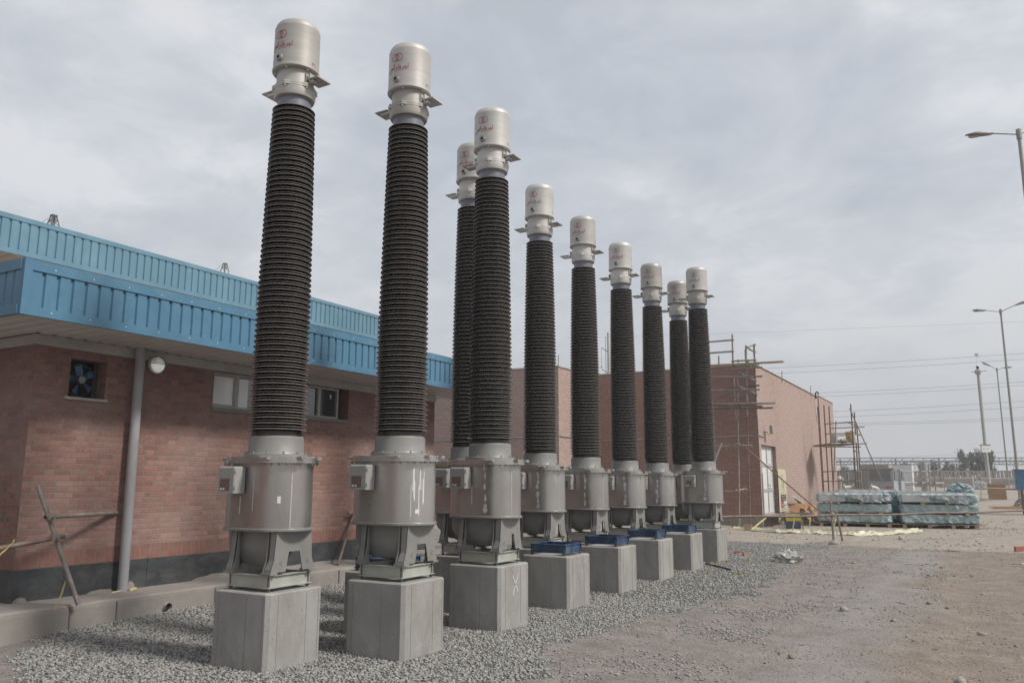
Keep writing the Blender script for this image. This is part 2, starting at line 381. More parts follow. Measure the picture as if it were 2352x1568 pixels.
def dup(root, loc, label, group=None):
    r = root.copy(); COL.objects.link(r); r.location = loc; r['label'] = label
    if group: r['group'] = group
    kids = {}
    for c in bpy.data.objects:
        if c.parent: kids.setdefault(c.parent.name, []).append(c)
    def rec(a, b):
        for ch in kids.get(a.name, []):
            c = ch.copy(); COL.objects.link(c); c.parent = b; rec(ch, c)
    rec(root, r); return r
def sstep(a, b, x):
    t = min(1, max(0, (x-a)/(b-a))); return t*t*(3-2*t)
def fbm(x, y, s=1, o=3, z=0):
    return mnoise.fractal(Vector((x*s, y*s, z)), 1.0, 2.0, o)

# ------------------------------------------------------------------ ground
def sparse(x, y):
    """stones kicked out of the bed: ragged thin clusters, 0..1"""
    if not (-4.2 < x < 1.2 and 4 < y < 24.2): return 0
    env = (1-sstep(-3.4, -.9, x + .5*fbm(x, y, .5, 2, 4.4)))*(.55+.45*sstep(8, 12, y)*(1-sstep(16, 20, y)))
    env = max(env, .8*(1-sstep(.35, 1.1, abs(y-22.7)))*(1-sstep(-1, 1, x)), .30*(1-sstep(0, .5, abs(x+.95+.15*math.sin(y*1.7)))))
    return env*sstep(-.18, .42, fbm(x, y, 1.1, 4, 1.7)+.35*fbm(x, y, 5, 2, 2.7))
def gravel_mask(x, y):
    """1 where the crushed stone bed lies, 0 on bare dirt"""
    n = fbm(x, y, .9, 4, 3.1)*.55 + fbm(x, y, 4.0, 2, 8.)*.16
    edge = -3.55 + .35*math.sin(y*.55) + n
    a = sstep(.16, -.16, x-edge) if False else 1-sstep(-.16, .16, x-edge)
    a *= 1-sstep(22.8, 23.8, y + n*1.2 + (0 if x > -6 else 0))
    a *= sstep(-.25, .25, y - (4.55 - (x+7.9)*.55) + n*.7) if x < -3 and x > -9.2 else 1
    # thinner scatter beyond the bed
    p = sparse(x, y)*.42
    q = 0
    # dusty bare spot beside the apron
    d = sstep(.9, .45, 0) if False else max(0, 1-math.hypot((x+8.7)/.55, (y-8.1)/1.1))
    return max(0, min(1, max(a, p, q) - sstep(.1, .6, d)*.8)) if x > -9.3 else 0
def gh(x, y):
    z = .012*fbm(x, y, .6, 3) + .02*fbm(x, y, .15, 2, 4)
    if x < -7.6: z += .13*sstep(-7.9, -9.0, x)*sstep(4.8, 7.2, y) if False else .055*(1-sstep(-9.0, -7.9, x))*sstep(4.8, 7.2, y)
    z -= .05*(1-sstep(-9.0, -7.8, x))*(1-sstep(4.6, 6, y))
    if x > -1.9: z += .045*math.exp(-((x+.9)/.5)**2)*sstep(3, 6, y)*(1-sstep(20, 24, y))*(.6+fbm(x, y, 1.2, 2, 5))   # wheel berm
    if 2 < y < 23: z -= .022*(math.exp(-((x+2.05+.12*math.sin(y*.4))/.16)**2)+math.exp(-((x+.35+.12*math.sin(y*.4))/.16)**2))*(.6+.6*fbm(x, y, 1.5, 2, 3))
    if 23.2 < y < 29: z += .03*fbm(x, y, 2.2, 3, 9)-.015*math.sin((y-23.2)*2.6)
    r = math.hypot(x, y)
    if y > 82: z += 1.0*sstep(84, 100, y)*(1-sstep(300, 500, r))
    return z
def axis_pts(lo, hi, dense_lo, dense_hi, d, grow=1.13):
    p = list(np.arange(dense_lo, dense_hi+1e-6, d)); s = d
    x = p[-1]
    while x < hi: s *= grow; x += s; p.append(x)
    s = d; x = p[0]
    while x > lo: s *= grow; x -= s; p.insert(0, x)
    return p
gx = axis_pts(-900, 900, -9.6, 3.6, .11); gy = axis_pts(-900, 900, 3.2, 25, .11)
nx_, ny_ = len(gx), len(gy)
gv = []; gm = []
for y in gy:
    for x in gx:
        gv.append((x, y, gh(x, y) if math.hypot(x, y) < 400 else 0)); gm.append(gravel_mask(x, y) if (-10 < x < 4 and 2 < y < 27) else 0)
gf = [(j*nx_+i, j*nx_+i+1, (j+1)*nx_+i+1, (j+1)*nx_+i) for j in range(ny_-1) for i in range(nx_-1)]
me = bpy.data.meshes.new('ground'); me.from_pydata(gv, [], gf)
at_ = me.attributes.new('gravel', 'FLOAT', 'POINT'); at_.data.foreach_set('value', gm)
me.polygons.foreach_set('use_smooth', [True]*len(gf))
g = bpy.data.objects.new('ground', me); COL.objects.link(g); g['kind'] = 'structure'
m, t, b = _mat('site_ground')
gc = _coord(t, 'Object', rnd=False)
spx = t.nodes.new('ShaderNodeSeparateXYZ'); t.links.new(gc, spx.inputs[0])
n_big = _noise(t, gc, .45, 6, .6, .6); n_mid = _noise(t, gc, 2.6, 6, .65, .3); n_fine = _noise(t, gc, 28, 5, .7)
dirt = _ramp(t, n_mid, [(.3, (.185, .166, .150)), (.5, (.238, .216, .197)), (.72, (.29, .266, .246))])
# warm earth to the right of the wheel track, paler grey dust on the track
warm = t.nodes.new('ShaderNodeMapRange'); t.links.new(_m(t, 'ADD', spx.outputs[0], _m(t, 'MULTIPLY', n_big, 1.6)), warm.inputs[0])
warm.inputs[1].default_value = -.75; warm.inputs[2].default_value = .15
dirt = _mix(t, warm.outputs[0], dirt, _ramp(t, n_mid, [(.3, (.195, .16, .133)), (.55, (.25, .21, .178)), (.75, (.31, .267, .232))]))
trk = _m(t, 'SUBTRACT', 1, _m(t, 'MULTIPLY', _m(t, 'ABSOLUTE', _m(t, 'ADD', _m(t, 'ADD', spx.outputs[0], 1.35), _m(t, 'MULTIPLY', _m(t, 'SUBTRACT', n_big, .5), 2.2))), 1.5), clamp=True)
dirt = _mix(t, _m(t, 'MULTIPLY', trk, .65), dirt, (.295, .28, .265))
far = t.nodes.new('ShaderNodeMapRange'); t.links.new(_m(t, 'ADD', spx.outputs[1], _m(t, 'MULTIPLY', n_mid, 1.0)), far.inputs[0]); far.inputs[1].default_value = 23.6; far.inputs[2].default_value = 24.4
dirt = _mix(t, far.outputs[0], dirt, _ramp(t, n_mid, [(.3, (.28, .245, .21)), (.6, (.35, .308, .268)), (.8, (.385, .345, .305))]))
streak = _noise(t, _coord(t, 'Object', (.35, 3.2, 1), rnd=False), 1.6, 5, .6, .4)
dirt = _mix(t, .5, dirt, _ramp(t, streak, [(.3, .86), (.7, 1.10)]), 'MULTIPLY')
v2 = t.nodes.new('ShaderNodeTexVoronoi'); v2.inputs['Scale'].default_value = 21; t.links.new(gc, v2.inputs['Vector'])
s2_ = t.nodes.new('ShaderNodeSeparateXYZ'); t.links.new(v2.outputs['Color'], s2_.inputs[0])
peb = _m(t, 'MULTIPLY', _ramp(t, v2.outputs['Distance'], [(.16, 1.0), (.34, 0.0)]), _ramp(t, _m(t, 'ADD', s2_.outputs[1], _m(t, 'MULTIPLY', _m(t, 'SUBTRACT', n_mid, .5), 1.4)), [(.42, 0.0), (.55, 1.0)]))
dirt = _mix(t, _m(t, 'MULTIPLY', peb, .75), dirt, _ramp(t, s2_.outputs[0], [(0, (.13, .125, .12)), (.5, (.24, .22, .20)), (1, (.38, .35, .32))]))
dirt = _mix(t, .65, dirt, _ramp(t, n_fine, [(.3, .72), (.7, 1.24)]), 'MULTIPLY')
vor = t.nodes.new('ShaderNodeTexVoronoi'); vor.inputs['Scale'].default_value = 34; t.links.new(gc, vor.inputs['Vector'])
hs = t.nodes.new('ShaderNodeSeparateXYZ'); t.links.new(vor.outputs['Color'], hs.inputs[0])
grav = _ramp(t, hs.outputs[0], [(0, (.16, .16, .157)), (.45, (.22, .22, .21)), (.8, (.28, .275, .26)), (1, (.33, .315, .29))])
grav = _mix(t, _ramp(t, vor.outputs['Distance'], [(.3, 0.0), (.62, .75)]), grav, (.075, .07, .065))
ga = t.nodes.new('ShaderNodeAttribute'); ga.attribute_name = 'gravel'
gmask = _ramp(t, _m(t, 'ADD', ga.outputs['Fac'], _m(t, 'MULTIPLY', _m(t, 'SUBTRACT', _noise(t, gc, 9, 4, .7), .5), .7)), [(.36, 0.0), (.70, 1.0)])
col = _mix(t, gmask, dirt, grav)
t.links.new(col, b.inputs['Base Color']); b.inputs['Roughness'].default_value = .95; b.inputs['Specular IOR Level'].default_value = .15
hgt = _m(t, 'ADD', _m(t, 'MULTIPLY', _m(t, 'SUBTRACT', 1, vor.outputs['Distance']), _m(t, 'MULTIPLY', gmask, 1.2)), _m(t, 'ADD', _m(t, 'MULTIPLY', peb, .6), _m(t, 'ADD', _m(t, 'MULTIPLY', n_fine, .7), _m(t, 'MULTIPLY', n_mid, .8))))
_bump(t, b, hgt, .9, .035)
me.materials.append(m)

# ------------------------------------------------------------------ loose stones
ico_v = None
def ico():
    p = (1+5**.5)/2
    v = np.array([(-1, p, 0), (1, p, 0), (-1, -p, 0), (1, -p, 0), (0, -1, p), (0, 1, p), (0, -1, -p), (0, 1, -p), (p, 0, -1), (p, 0, 1), (-p, 0, -1), (-p, 0, 1)], float)
    v /= np.linalg.norm(v[0])
    f = np.array([(0, 11, 5), (0, 5, 1), (0, 1, 7), (0, 7, 10), (0, 10, 11), (1, 5, 9), (5, 11, 4), (11, 10, 2), (10, 7, 6), (7, 1, 8), (3, 9, 4), (3, 4, 2), (3, 2, 6), (3, 6, 8), (3, 8, 9), (4, 9, 5), (2, 4, 11), (6, 2, 10), (8, 6, 7), (9, 8, 1)])
    return v, f
def octa():
    v = np.array([(1, 0, 0), (-1, 0, 0), (0, 1, 0), (0, -1, 0), (0, 0, 1), (0, 0, -1)], float)
    f = np.array([(0, 2, 4), (2, 1, 4), (1, 3, 4), (3, 0, 4), (2, 0, 5), (1, 2, 5), (3, 1, 5), (0, 3, 5)]); return v, f
def stones(pos, size, base='ico', flat=.55, name='stones', mat='stone', sink=.25, **kw):
    bv, bf = ico() if base == 'ico' else octa()
    n = len(pos); pos = np.array(pos, float); size = np.array(size, float)
    V = np.repeat(bv[None], n, 0) * (1+rng.uniform(-.28, .28, (n, len(bv), 1)))
    sc = np.stack([rng.uniform(.75, 1.3, n), rng.uniform(.6, 1.0, n), rng.uniform(flat*.7, flat*1.2, n)], 1)
    V = V*sc[:, None, :]*size[:, None, None]
    a = rng.uniform(0, 2*PI, n); til = rng.normal(0, .35, n)
    ct, st_ = np.cos(til), np.sin(til)
    y = V[:, :, 1]*ct[:, None]-V[:, :, 2]*st_[:, None]; z = V[:, :, 1]*st_[:, None]+V[:, :, 2]*ct[:, None]
    ca, sa = np.cos(a), np.sin(a)
    X = V[:, :, 0]*ca[:, None]-y*sa[:, None]; Y = V[:, :, 0]*sa[:, None]+y*ca[:, None]
    V = np.stack([X, Y, z], 2)+pos[:, None, :]; V[:, :, 2] += (size*flat*sink)[:, None]
    Fc = (bf[None]+(np.arange(n)*len(bv))[:, None, None]).reshape(-1, 3)
    me = bpy.data.meshes.new(name); nv = n*len(bv); nf = len(Fc)
    me.vertices.add(nv); me.vertices.foreach_set('co', V.reshape(-1))
    me.loops.add(nf*3); me.loops.foreach_set('vertex_index', Fc.reshape(-1).astype(np.int32))
    me.polygons.add(nf); me.polygons.foreach_set('loop_start', np.arange(0, nf*3, 3, dtype=np.int32)); me.polygons.foreach_set('loop_total', np.full(nf, 3, np.int32))
    me.update(calc_edges=True); me.validate()
    at2 = me.attributes.new('rnd', 'FLOAT', 'POINT'); at2.data.foreach_set('value', np.repeat(rng.uniform(0, 1, n), len(bv)))
    me.materials.append(M[mat]); o = bpy.data.objects.new(name, me); COL.objects.link(o)
    return props(o, **kw)
PEDS = []   # filled below; used to keep stones out of the plinths
def in_ped(x, y): return any(a < x < b_ and c < y < d for a, b_, c, d in PEDS)

XF, Y0, ST, PW, PL, HP, X1, Y1 = -4.887, 6.424, 1.8143, .728, .7075, .684, -5.6275, 5.403
front = [(XF-PW/2, Y0+PL/2+ST*k, .03 if k < 2 else 0) for k in range(7)]
adj = {0: (0, 0), 1: (0, 0), 2: (-.09, .03), 3: (.03, .08), 4: (0, .04), 5: (0, .05), 6: (0, .05), 7: (0, .05)}
rear = [(X1-PW/2+adj[k][0], Y1+PL/2+ST*k+adj[k][1], (0, 0, .03, 0, -.02, -.04, -.045, -.045)[k]) for k in range(8)]
for x, y, z in front+rear: PEDS.append((x-PW/2-.0, x+PW/2, y-PL/2, y+PL/2))

def scatter(n, x0, x1, y0, y1, fn, s0, s1, power=1.6):
    P = []; S = []
    for _ in range(n):
        x = random.uniform(x0, x1); y = random.uniform(y0, y1)
        if random.random() > fn(x, y) or in_ped(x, y): continue
        P.append((x, y, gh(x, y))); S.append(s0+(s1-s0)*random.random()**power)
    return P, S
def visible(x, y):
    d = Vector((x, y, -CAM_H)); z = d.dot(fw)
    if z < .5: return False
    return abs(d.dot(R_)/z*F) < 1230 and -(d.dot(U_)/z*F) < 830
def dens(x, y):
    if not visible(x, y): return 0
    g_ = gravel_mask(x, y); return (g_ if g_ > .5 else max(g_*.35, sparse(x, y)*.42))
Pa, Sa = scatter(72000, -9.08, -2.2, 4.0, 11.5, dens, .012, .027)
Pb, Sb = scatter(52000, -9.08, -.5, 11.5, 24.3, dens, .016, .031)
stones(Pa+Pb, Sa+Sb, 'octa', .62, name='gravel', mat='stone', label='grey crushed stone bed around the concrete plinths', cat='gravel', kind='stuff')
def dirt_d(x, y):
    if not visible(x, y): return 0
    c = sstep(-.1, .5, fbm(x, y, .9, 3, 2.2)+.12)
    e_ = .35+.65*sstep(.1, 1.6, x)
    return c*e_*(1-.8*gravel_mask(x, y))
Pc, Sc = scatter(75000, -5, 6, 4.2, 24, dirt_d, .007, .024, 2.4)
Pd, Sd = scatter(6500, -2.6, 6.5, 4.5, 22, lambda x, y: dirt_d(x, y)*(.3+.7*sstep(-.2, 1.2, x)), .018, .058, 3.2)
stones(Pc, Sc, 'octa', .6, name='pebbles', mat='rubble', label='small loose pebbles strewn over the bare earth track', cat='pebbles', kind='stuff')
stones(Pd, Sd, 'ico', .65, name='fieldstones', mat='rubble', label='larger loose stones lying on the brown earth at right', cat='stones', kind='stuff')
# single rocks one can point to
for px, py, s, lab in ((2070, 1238, .11, 'reddish rock on the far edge of the gravel right of the barrier posts'),
                       (1455+1176-700+6, 1400, .07, 'pale rock alone on the dusty track in the lower middle right'),):
    p = onz(px, py); o = stones([(p.x, p.y, gh(p.x, p.y))], [s], 'ico', .8, name='rock', mat='rubble', label=lab, cat='rock')

# ------------------------------------------------------------------ apron (raised concrete walkway)
AX, WX, AZ = -9.08, -9.75, .30
a = MB()
ys = np.linspace(2.6, 15.6, 60)
loops = []
for i, y in enumerate(ys):
    j = .012*fbm(0, y, 3, 2); k = .01*fbm(5, y, 5, 2)
    loops.append([(-24, y, -.3), (-24, y, AZ-.01), (AX-.03+j, y, AZ-.004+k*.4), (AX-.005+j, y, AZ-.025+k), (AX+j, y, AZ-.06), (AX+.012+j, y, -.3)])
a.loft(loops, True, True)
ap = solo('apron', a, M['slab'], kind='structure')
for yj in (4.1, 5.72, 6.3, 7.75, 8.9, 10.2, 11.6):
    jt = MB(); jt.box((AX+.004, yj, -.05), (AX+.017, yj+.012, AZ-.035)); part('joint', jt, plain('apron_joint', (.16, .145, .13), .9, 0, .1, 9), ap)

# ------------------------------------------------------------------ control building (left)
BY0, BY1 = 5.42, 13.72
cb = thing('brick_building', 'low red brick building with pale blue sheet metal roof fascias at left', 'building', (WX, BY0, AZ))
ZS = 3.44
w1 = MB()
zp = .66
def wall_holes(mb, X, y0, y1, z0, z1, holes, depth):
    ysx = sorted({y0, y1, *[h[0] for h in holes], *[h[1] for h in holes]}); zsx = sorted({z0, z1, *[h[2] for h in holes], *[h[3] for h in holes]})
    for i in range(len(ysx)-1):
        for j in range(len(zsx)-1):
            a0, a1, c0, c1 = ysx[i], ysx[i+1], zsx[j], zsx[j+1]
            if any(h[0] <= a0 and a1 <= h[1] and h[2] <= c0 and c1 <= h[3] for h in holes): continue
            mb.add([(X, a0, c0), (X, a1, c0), (X, a1, c1), (X, a0, c1)], [(0, 1, 2, 3)])
    for a0, a1, c0, c1 in holes:
        mb.add([(X, a0, c0), (X, a1, c0), (X, a1, c1), (X, a0, c1), (X-depth, a0, c0), (X-depth, a1, c0), (X-depth, a1, c1), (X-depth, a0, c1)],
               [(0, 4, 5, 1), (1, 5, 6, 2), (2, 6, 7, 3), (3, 7, 4, 0)])
FAN = (5.865, 6.35, 2.72, 3.20); WIN = (8.06, 11.05, 2.735, 3.305)
wall_holes(w1, WX, BY0, BY1, zp, 3.95, [FAN, WIN], .24)
w1.add([(WX, BY0, zp), (-23.5, BY0, zp), (-23.5, BY0, 3.95), (WX, BY0, 3.95)], [(0, 1, 2, 3)])
w1.add([(WX, BY1, zp), (-23.5, BY1, zp), (-23.5, BY1, 3.95), (WX, BY1, 3.95)], [(3, 2, 1, 0)])
part('wall', w1, M['brick'], cb)
an_ = MB(); an_.box((-20, -16, 0), (-10.2, 1.2, 5.2)); part('annex', an_, M['brick'], cb)
# soldier course above the plinth
sc_ = MB()
y = BY0+.005
while y < BY1-.06:
    sc_.box((WX+.001, y, zp+.003), (WX+.004, y+.058, zp+.19)); y += .072
x = WX-.01
while x > -12.5:
    sc_.box((x, BY0-.004, zp+.003), (x-.058, BY0-.001, zp+.19)); x -= .072
part('soldier_course', sc_, plain('soldier_brick', (.235, .115, .092), .85, 0, .18, 9, bump=.3), cb)
mo = MB(); mo.add([(WX+.0007, BY0, zp), (WX+.0007, BY1, zp), (WX+.0007, BY1, zp+.2), (WX+.0007, BY0, zp+.2)], [(0, 1, 2, 3)])
mo.add([(WX, BY0-.0007, zp), (-12.5, BY0-.0007, zp), (-12.5, BY0-.0007, zp+.2), (WX, BY0-.0007, zp+.2)], [(3, 2, 1, 0)])
part('mortar_band', mo, plain('mortar', (.185, .165, .145), .9, 0, .15, 8), cb)
pl_ = MB(); y = BY0-.012
wid = [.62, .78, .36, 1.02, .9, 1.1, 1.05, .95, 1.0, 1.1]
for wd in wid:
    y1_ = min(y+wd, BY1); pl_.box((WX-.05, y, AZ-.02), (WX+.010+random.uniform(-.002, .002), y1_-.004, zp)); y = y1_
    if y >= BY1: break
pl_.box((WX-.051, BY0-.010, AZ-.02), (-23.5, BY0+.02, zp))
part('plinth', pl_, M['plinth'], cb)
# cement smears at the plinth foot
sm = MB()
for (ya, yb, h) in ((5.44, 5.60, .05), (6.86, 7.0, .09), (7.9, 9.0, .06), (9.3, 11.3, .05), (6.35, 6.7, .03), (11.6, 13.6, .06)):
    n = 14; top = [(ya+(yb-ya)*i/n, AZ+h*(math.sin(PI*i/n)**.5)*random.uniform(.85, 1.05)+.004) for i in range(n+1)]
    sm = MB(); sm.prism([(ya, AZ-.01)]+[top[0]]+top[1:]+[(yb, AZ-.01)], 'x', WX+.008, WX+.016); part('cement_smear', sm, M['slab'], cb)

bd = MB(); bd.box((WX, 5.40, 3.31), (WX+.03, 13.73, 3.438), 0); bd.box((WX+.0, 4.85, 3.31), (WX+.03, 5.395, 3.438)) if False else None
bd.box((WX+.028, BY0-.03, 3.312), (-20, BY0-.002, 3.437))
part('eaves_board', bd, M['board'], cb)
# canopy: deck, ribbed soffit, ribbed blue fascia
CX, CY0, CY1 = -8.71, 4.62, 14.5
dk = MB(); dk.box((CX-.03, CY0+.03, 3.47), (-23.4, CY1-.03, 3.98)); part('canopy_deck', dk, M['soffit'], cb)
def ribbed_soffit(mb, xa, xb, y0, y1, z, p=.2):
    y = y0
    while y < y1:
        e_ = min(y+p, y1)
        mb.add([(xa, y, z), (xb, y, z), (xb, y+p*.62, z), (xa, y+p*.62, z)], [(3, 2, 1, 0)])
        mb.add([(xa, y+p*.62, z), (xb, y+p*.62, z), (xb, y+p*.72, z+.022), (xa, y+p*.72, z+.022)], [(3, 2, 1, 0)])
        mb.add([(xa, y+p*.72, z+.022), (xb, y+p*.72, z+.022), (xb, y+p*.9, z+.022), (xa, y+p*.9, z+.022)], [(3, 2, 1, 0)])
        mb.add([(xa, y+p*.9, z+.022), (xb, y+p*.9, z+.022), (xb, y+p, z), (xa, y+p, z)], [(3, 2, 1, 0)])
        y += p
sf = MB(); ribbed_soffit(sf, CX-.02, WX+.0, CY0+.02, CY1-.02, ZS+.002)
ribbed_soffit(sf, WX, -20, CY0+.02, BY0-.03, ZS+.002); part('soffit', sf, M['soffit'], cb)
def fascia_x(mb, X, y0, y1, z0, z1, p=.161, tb=.115, bb=.10, proud=.014):
    """ribbed sheet facing +X with plain flashings top and bottom"""
    mb.box((X-.03, y0, z1-tb), (X+proud, y1, z1)); mb.box((X-.03, y0, z0), (X+proud, y1, z0+bb))
    y = y0; za, zb = z0+bb, z1-tb
    while y < y1-1e-6:
        q = [(y, 0), (y+p*.70, 0), (y+p*.76, -.024), (y+p*.92, -.024), (y+p, 0)]
        for (ya, da), (yb, db) in zip(q, q[1:]):
            yb = min(yb, y1); mb.add([(X+da, ya, za), (X+db, yb, za), (X+db, yb, zb), (X+da, ya, zb)], [(0, 1, 2, 3)])
        y += p
def fascia_y(mb, Y, x0, x1, z0, z1, p=.161, tb=.115, bb=.10, proud=.014):
    mb.box((x0, Y-proud, z1-tb), (x1, Y+.03, z1)); mb.box((x0, Y-proud, z0), (x1, Y+.03, z0+bb))
    x = x1; za, zb = z0+bb, z1-tb
    while x > x0:
        q = [(x, 0), (x-p*.70, 0), (x-p*.76, .024), (x-p*.92, .024), (x-p, 0)]
        for (xa, da), (xb, db) in zip(q, q[1:]):
            mb.add([(xa, Y+da, za), (xb, Y+db, za), (xb, Y+db, zb), (xa, Y+da, zb)], [(3, 2, 1, 0)])
        x -= p
fa = MB(); fascia_x(fa, CX, CY0+.09, CY1, ZS, 4.05); fa.box((CX-.05, CY0, ZS-.002), (CX+.018, CY0+.09, 4.053))
part('lower_fascia', fa, M['blue'], cb, 'bright blue ribbed lower fascia')
fb = MB(); fascia_y(fb, CY0+.002, -23.4, CX-.04, ZS+.001, 4.049); part('side_fascia', fb, M['blue'], cb)
rv = MB()
for i in range(22):
    for z in (3.50, 3.98): rv.lathe([(.001, .006), (.008, .004), (.010, 0)], 6) if False else rv.box((CX+.013, 4.95+i*.45, z-.006), (CX+.018, 4.962+i*.45, z+.006))
part('rivets', rv, M['sticker'], cb)
# upper roof block set back
UX = -14.0
ub = MB(); ub.box((UX-.9, 4.0, 3.97), (-24, 16.6, 5.53)); part('upper_wall', ub, M['brick'], cb)
us = MB(); ribbed_soffit(us, UX-.02, UX-.9, 2.02, 17.4, 5.503, .25); part('upper_soffit', us, plain('brown_soffit', (.30, .26, .23), .6, 0, .1, 2), cb)
ud = MB(); ud.box((UX-.03, 2.03, 5.53), (-24, 17.4, 6.12)); part('upper_deck', ud, M['soffit'], cb)
uf = MB(); fascia_x(uf, UX, 2.0, 17.45, 5.50, 6.18, .161, .085, .085); part('upper_fascia', uf, M['blue2'], cb, 'paler blue ribbed upper fascia')
# window of four panes
wi = MB(); y0, y1, z0, z1 = WIN; xw = WX-.10
wd_ = [(y0, 8.60), (8.60, 9.52), (9.52, 10.36), (10.36, 10.84)]
def rect_frame(mb, X, ya, yb, za, zb, w_, d=.05):
    mb.box((X-d, ya, za), (X, yb, za+w_)); mb.box((X-d, ya, zb-w_), (X, yb, zb)); mb.box((X-d, ya, za+w_), (X, ya+w_, zb-w_)); mb.box((X-d, yb-w_, za+w_), (X, yb, zb-w_))
f_ = MB(); rect_frame(f_, WX-.06, y0+.002, 10.84, z0+.03, z1-.003, .035, .07)
for yy in (8.56, 9.5, 10.36): f_.box((WX-.12, yy-.03, z0+.066), (WX-.061, yy+.03, z1-.04))
rect_frame(f_, WX-.068, 8.10, 8.53, z0+.068, z1-.042, .022, .03)
wf = part('window', f_, M['frame'], cb)
gl = MB(); gl.box((WX-.105, y0+.03, z0+.06), (WX-.10, 10.81, z1-.03)); part('pane', gl, M['glass'], wf)
bl = MB(); bl.box((WX-.098, y0+.05, z0+.07), (WX-.094, 8.52, z1-.06)); part('sky_reflection', bl, M['sky_reflection'], wf)  # white sheet over the left panes paints in the reflected sky
bl = MB(); bl.box((WX-.098, 8.60, z0+.07), (WX-.094, 8.80, z1-.06)); part('sky_reflection', bl, M['sky_reflection'], wf)
si = MB(); si.box((WX-.24, y0-.02, z0-.03), (WX+.025, y1+.02, z0+.028)); part('sill', si, plain('grey_sill', (.20, .195, .185), .7, 0, .1, 3), wf)
stk = MB()
for yy in (10.14, 10.66): stk.box((WX-.0995, yy, 3.12), (WX-.098, yy+.035, 3.19))
part('sticker', stk, M['sticker'], wf)
bk = MB(); bk.box((WX-.235, 10.842, z0+.03), (WX-.23, y1, z1)); part('reveal_back', bk, M['brick'], cb)
# extractor fan
fy, fz, fr = 6.085, 2.955, .20
fo = MB(); fo.box((WX-.235, FAN[0], FAN[2]), (WX-.23, FAN[1], FAN[3])); fanp = part('extractor_fan', fo, M['dark'], cb)
def xcirc(mb, X, cy_, cz_, r, rr, n=28):
    mb.tube([(X, cy_+r*math.cos(2*PI*i/n), cz_+r*math.sin(2*PI*i/n)) for i in range(n+1)], rr, 6, cap=False)
gd = MB()
for r in (.205, .17, .14, .11, .08): xcirc(gd, WX-.16, fy, fz, r, .0028 if r < .2 else .009)
for i in range(16): gd.tube([(WX-.16, fy+.05*math.cos(i*PI/8), fz+.05*math.sin(i*PI/8)), (WX-.16, fy+.205*math.cos(i*PI/8), fz+.205*math.sin(i*PI/8))], .0025, 5)
gd.box((WX-.20, FAN[0]+.002, FAN[2]+.03), (WX-.185, fy-.2, FAN[3]-.002)); gd.box((WX-.20, fy+.2, FAN[2]+.03), (WX-.185, FAN[1]-.002, FAN[3]-.002))
part('guard', gd, plain('fan_guard', (.09, .09, .09), .5, .3, .2, 8), fanp)
for i in range(5):
    a0 = i*2*PI/5+.55; bm = MB(); pts = []
    for rr, wdt, tw in ((.05, .045, .03), (.12, .075, .022), (.185, .085, .012)):
        c_, s_ = math.cos(a0), math.sin(a0)
        pts.append([(WX-.13+tw, fy+rr*c_-wdt*.5*s_*-1, fz+rr*s_+wdt*.5*c_*-1), (WX-.13-tw, fy+rr*c_-wdt*.5*s_, fz+rr*s_+wdt*.5*c_)])
    for A, B in zip(pts, pts[1:]):
        bm.add([A[0], A[1], B[1], B[0]], [(0, 1, 2, 3)], True)
        bm.add([(p[0]-.003, p[1], p[2]) for p in (A[0], A[1], B[1], B[0])], [(3, 2, 1, 0)], True)
    part('blade', bm, M['fanblue'], fanp)
hb = MB(); hb.tube([(WX-.15, fy, fz), (WX-.09, fy, fz)], .048, 18); part('hub', hb, M['grey'], fanp)
fs = MB(); fs.box((WX-.02, FAN[0]-.05, FAN[2]-.035), (WX+.03, FAN[1]+.03, FAN[2]-.002)); part('sill', fs, M['board'], fanp)
# bulkhead lamp
lp = MB(); ly, lz = 7.03, 3.255
def xdisc(mb, X0, prof, n=28, cy_=ly, cz_=lz):
    loops = [[(X0+d, cy_+r*math.cos(2*PI*i/n), cz_+r*math.sin(2*PI*i/n)) for i in range(n)] for r, d in prof]; mb.loft(loops, True, True, True)
xdisc(lp, WX+.03, [(.115, 0), (.122, .03), (.118, .055), (.10, .06)])
lampb = part('bulkhead_lamp', lp, M['sticker'], cb)
lg = MB(); xdisc(lg, WX+.09, [(.102, 0), (.09, .03), (.06, .05), (.01, .06)]); part('diffuser', lg, M['lampw'], lampb)
lv = MB()
for i in range(5):
    z = lz+.005+i*.022; hw = math.sqrt(max(0, .106**2-(z-lz)**2)); lv.box((WX+.09, ly-hw, z), (WX+.155-.004*i, ly+hw, z+.009))
part('louvre', lv, M['boxg'], lampb)
# rainwater pipe
dp = MB(); dp.tube([(-9.63, 6.735, 3.46), (-9.63, 6.74, 1.8), (-9.62, 6.745, .29)], .062, 20); dp.tube([(-9.63, 6.735, 3.34), (-9.63, 6.735, 3.44)], .067, 20)
part('downpipe', dp, M['pipe'], cb, 'grey rainwater pipe, cement stained at its foot')
dr = MB(); n = 24
dr.tube([(AX-.12, 7.0, .115), (AX+.05, 7.0, .112)], .052, n, cap=False); dr.tube([(AX-.12, 7.0, .115), (AX+.05, 7.0, .112)], .046, n, cap=False)
dr.lathe([(.001, 0), (.002, .0)], 4, (AX-.1, 7.0, .1))
dpp = solo('drain_pipe', dr, [M['pipe']], 'short grey drain pipe stub poking out of the concrete apron edge', 'pipe')
dd = MB(); dd.tube([(AX-.11, 7.0, .115), (AX+.016, 7.0, .115)], .0455, n); me_ = part('bore', dd, M['dark'], dpp)

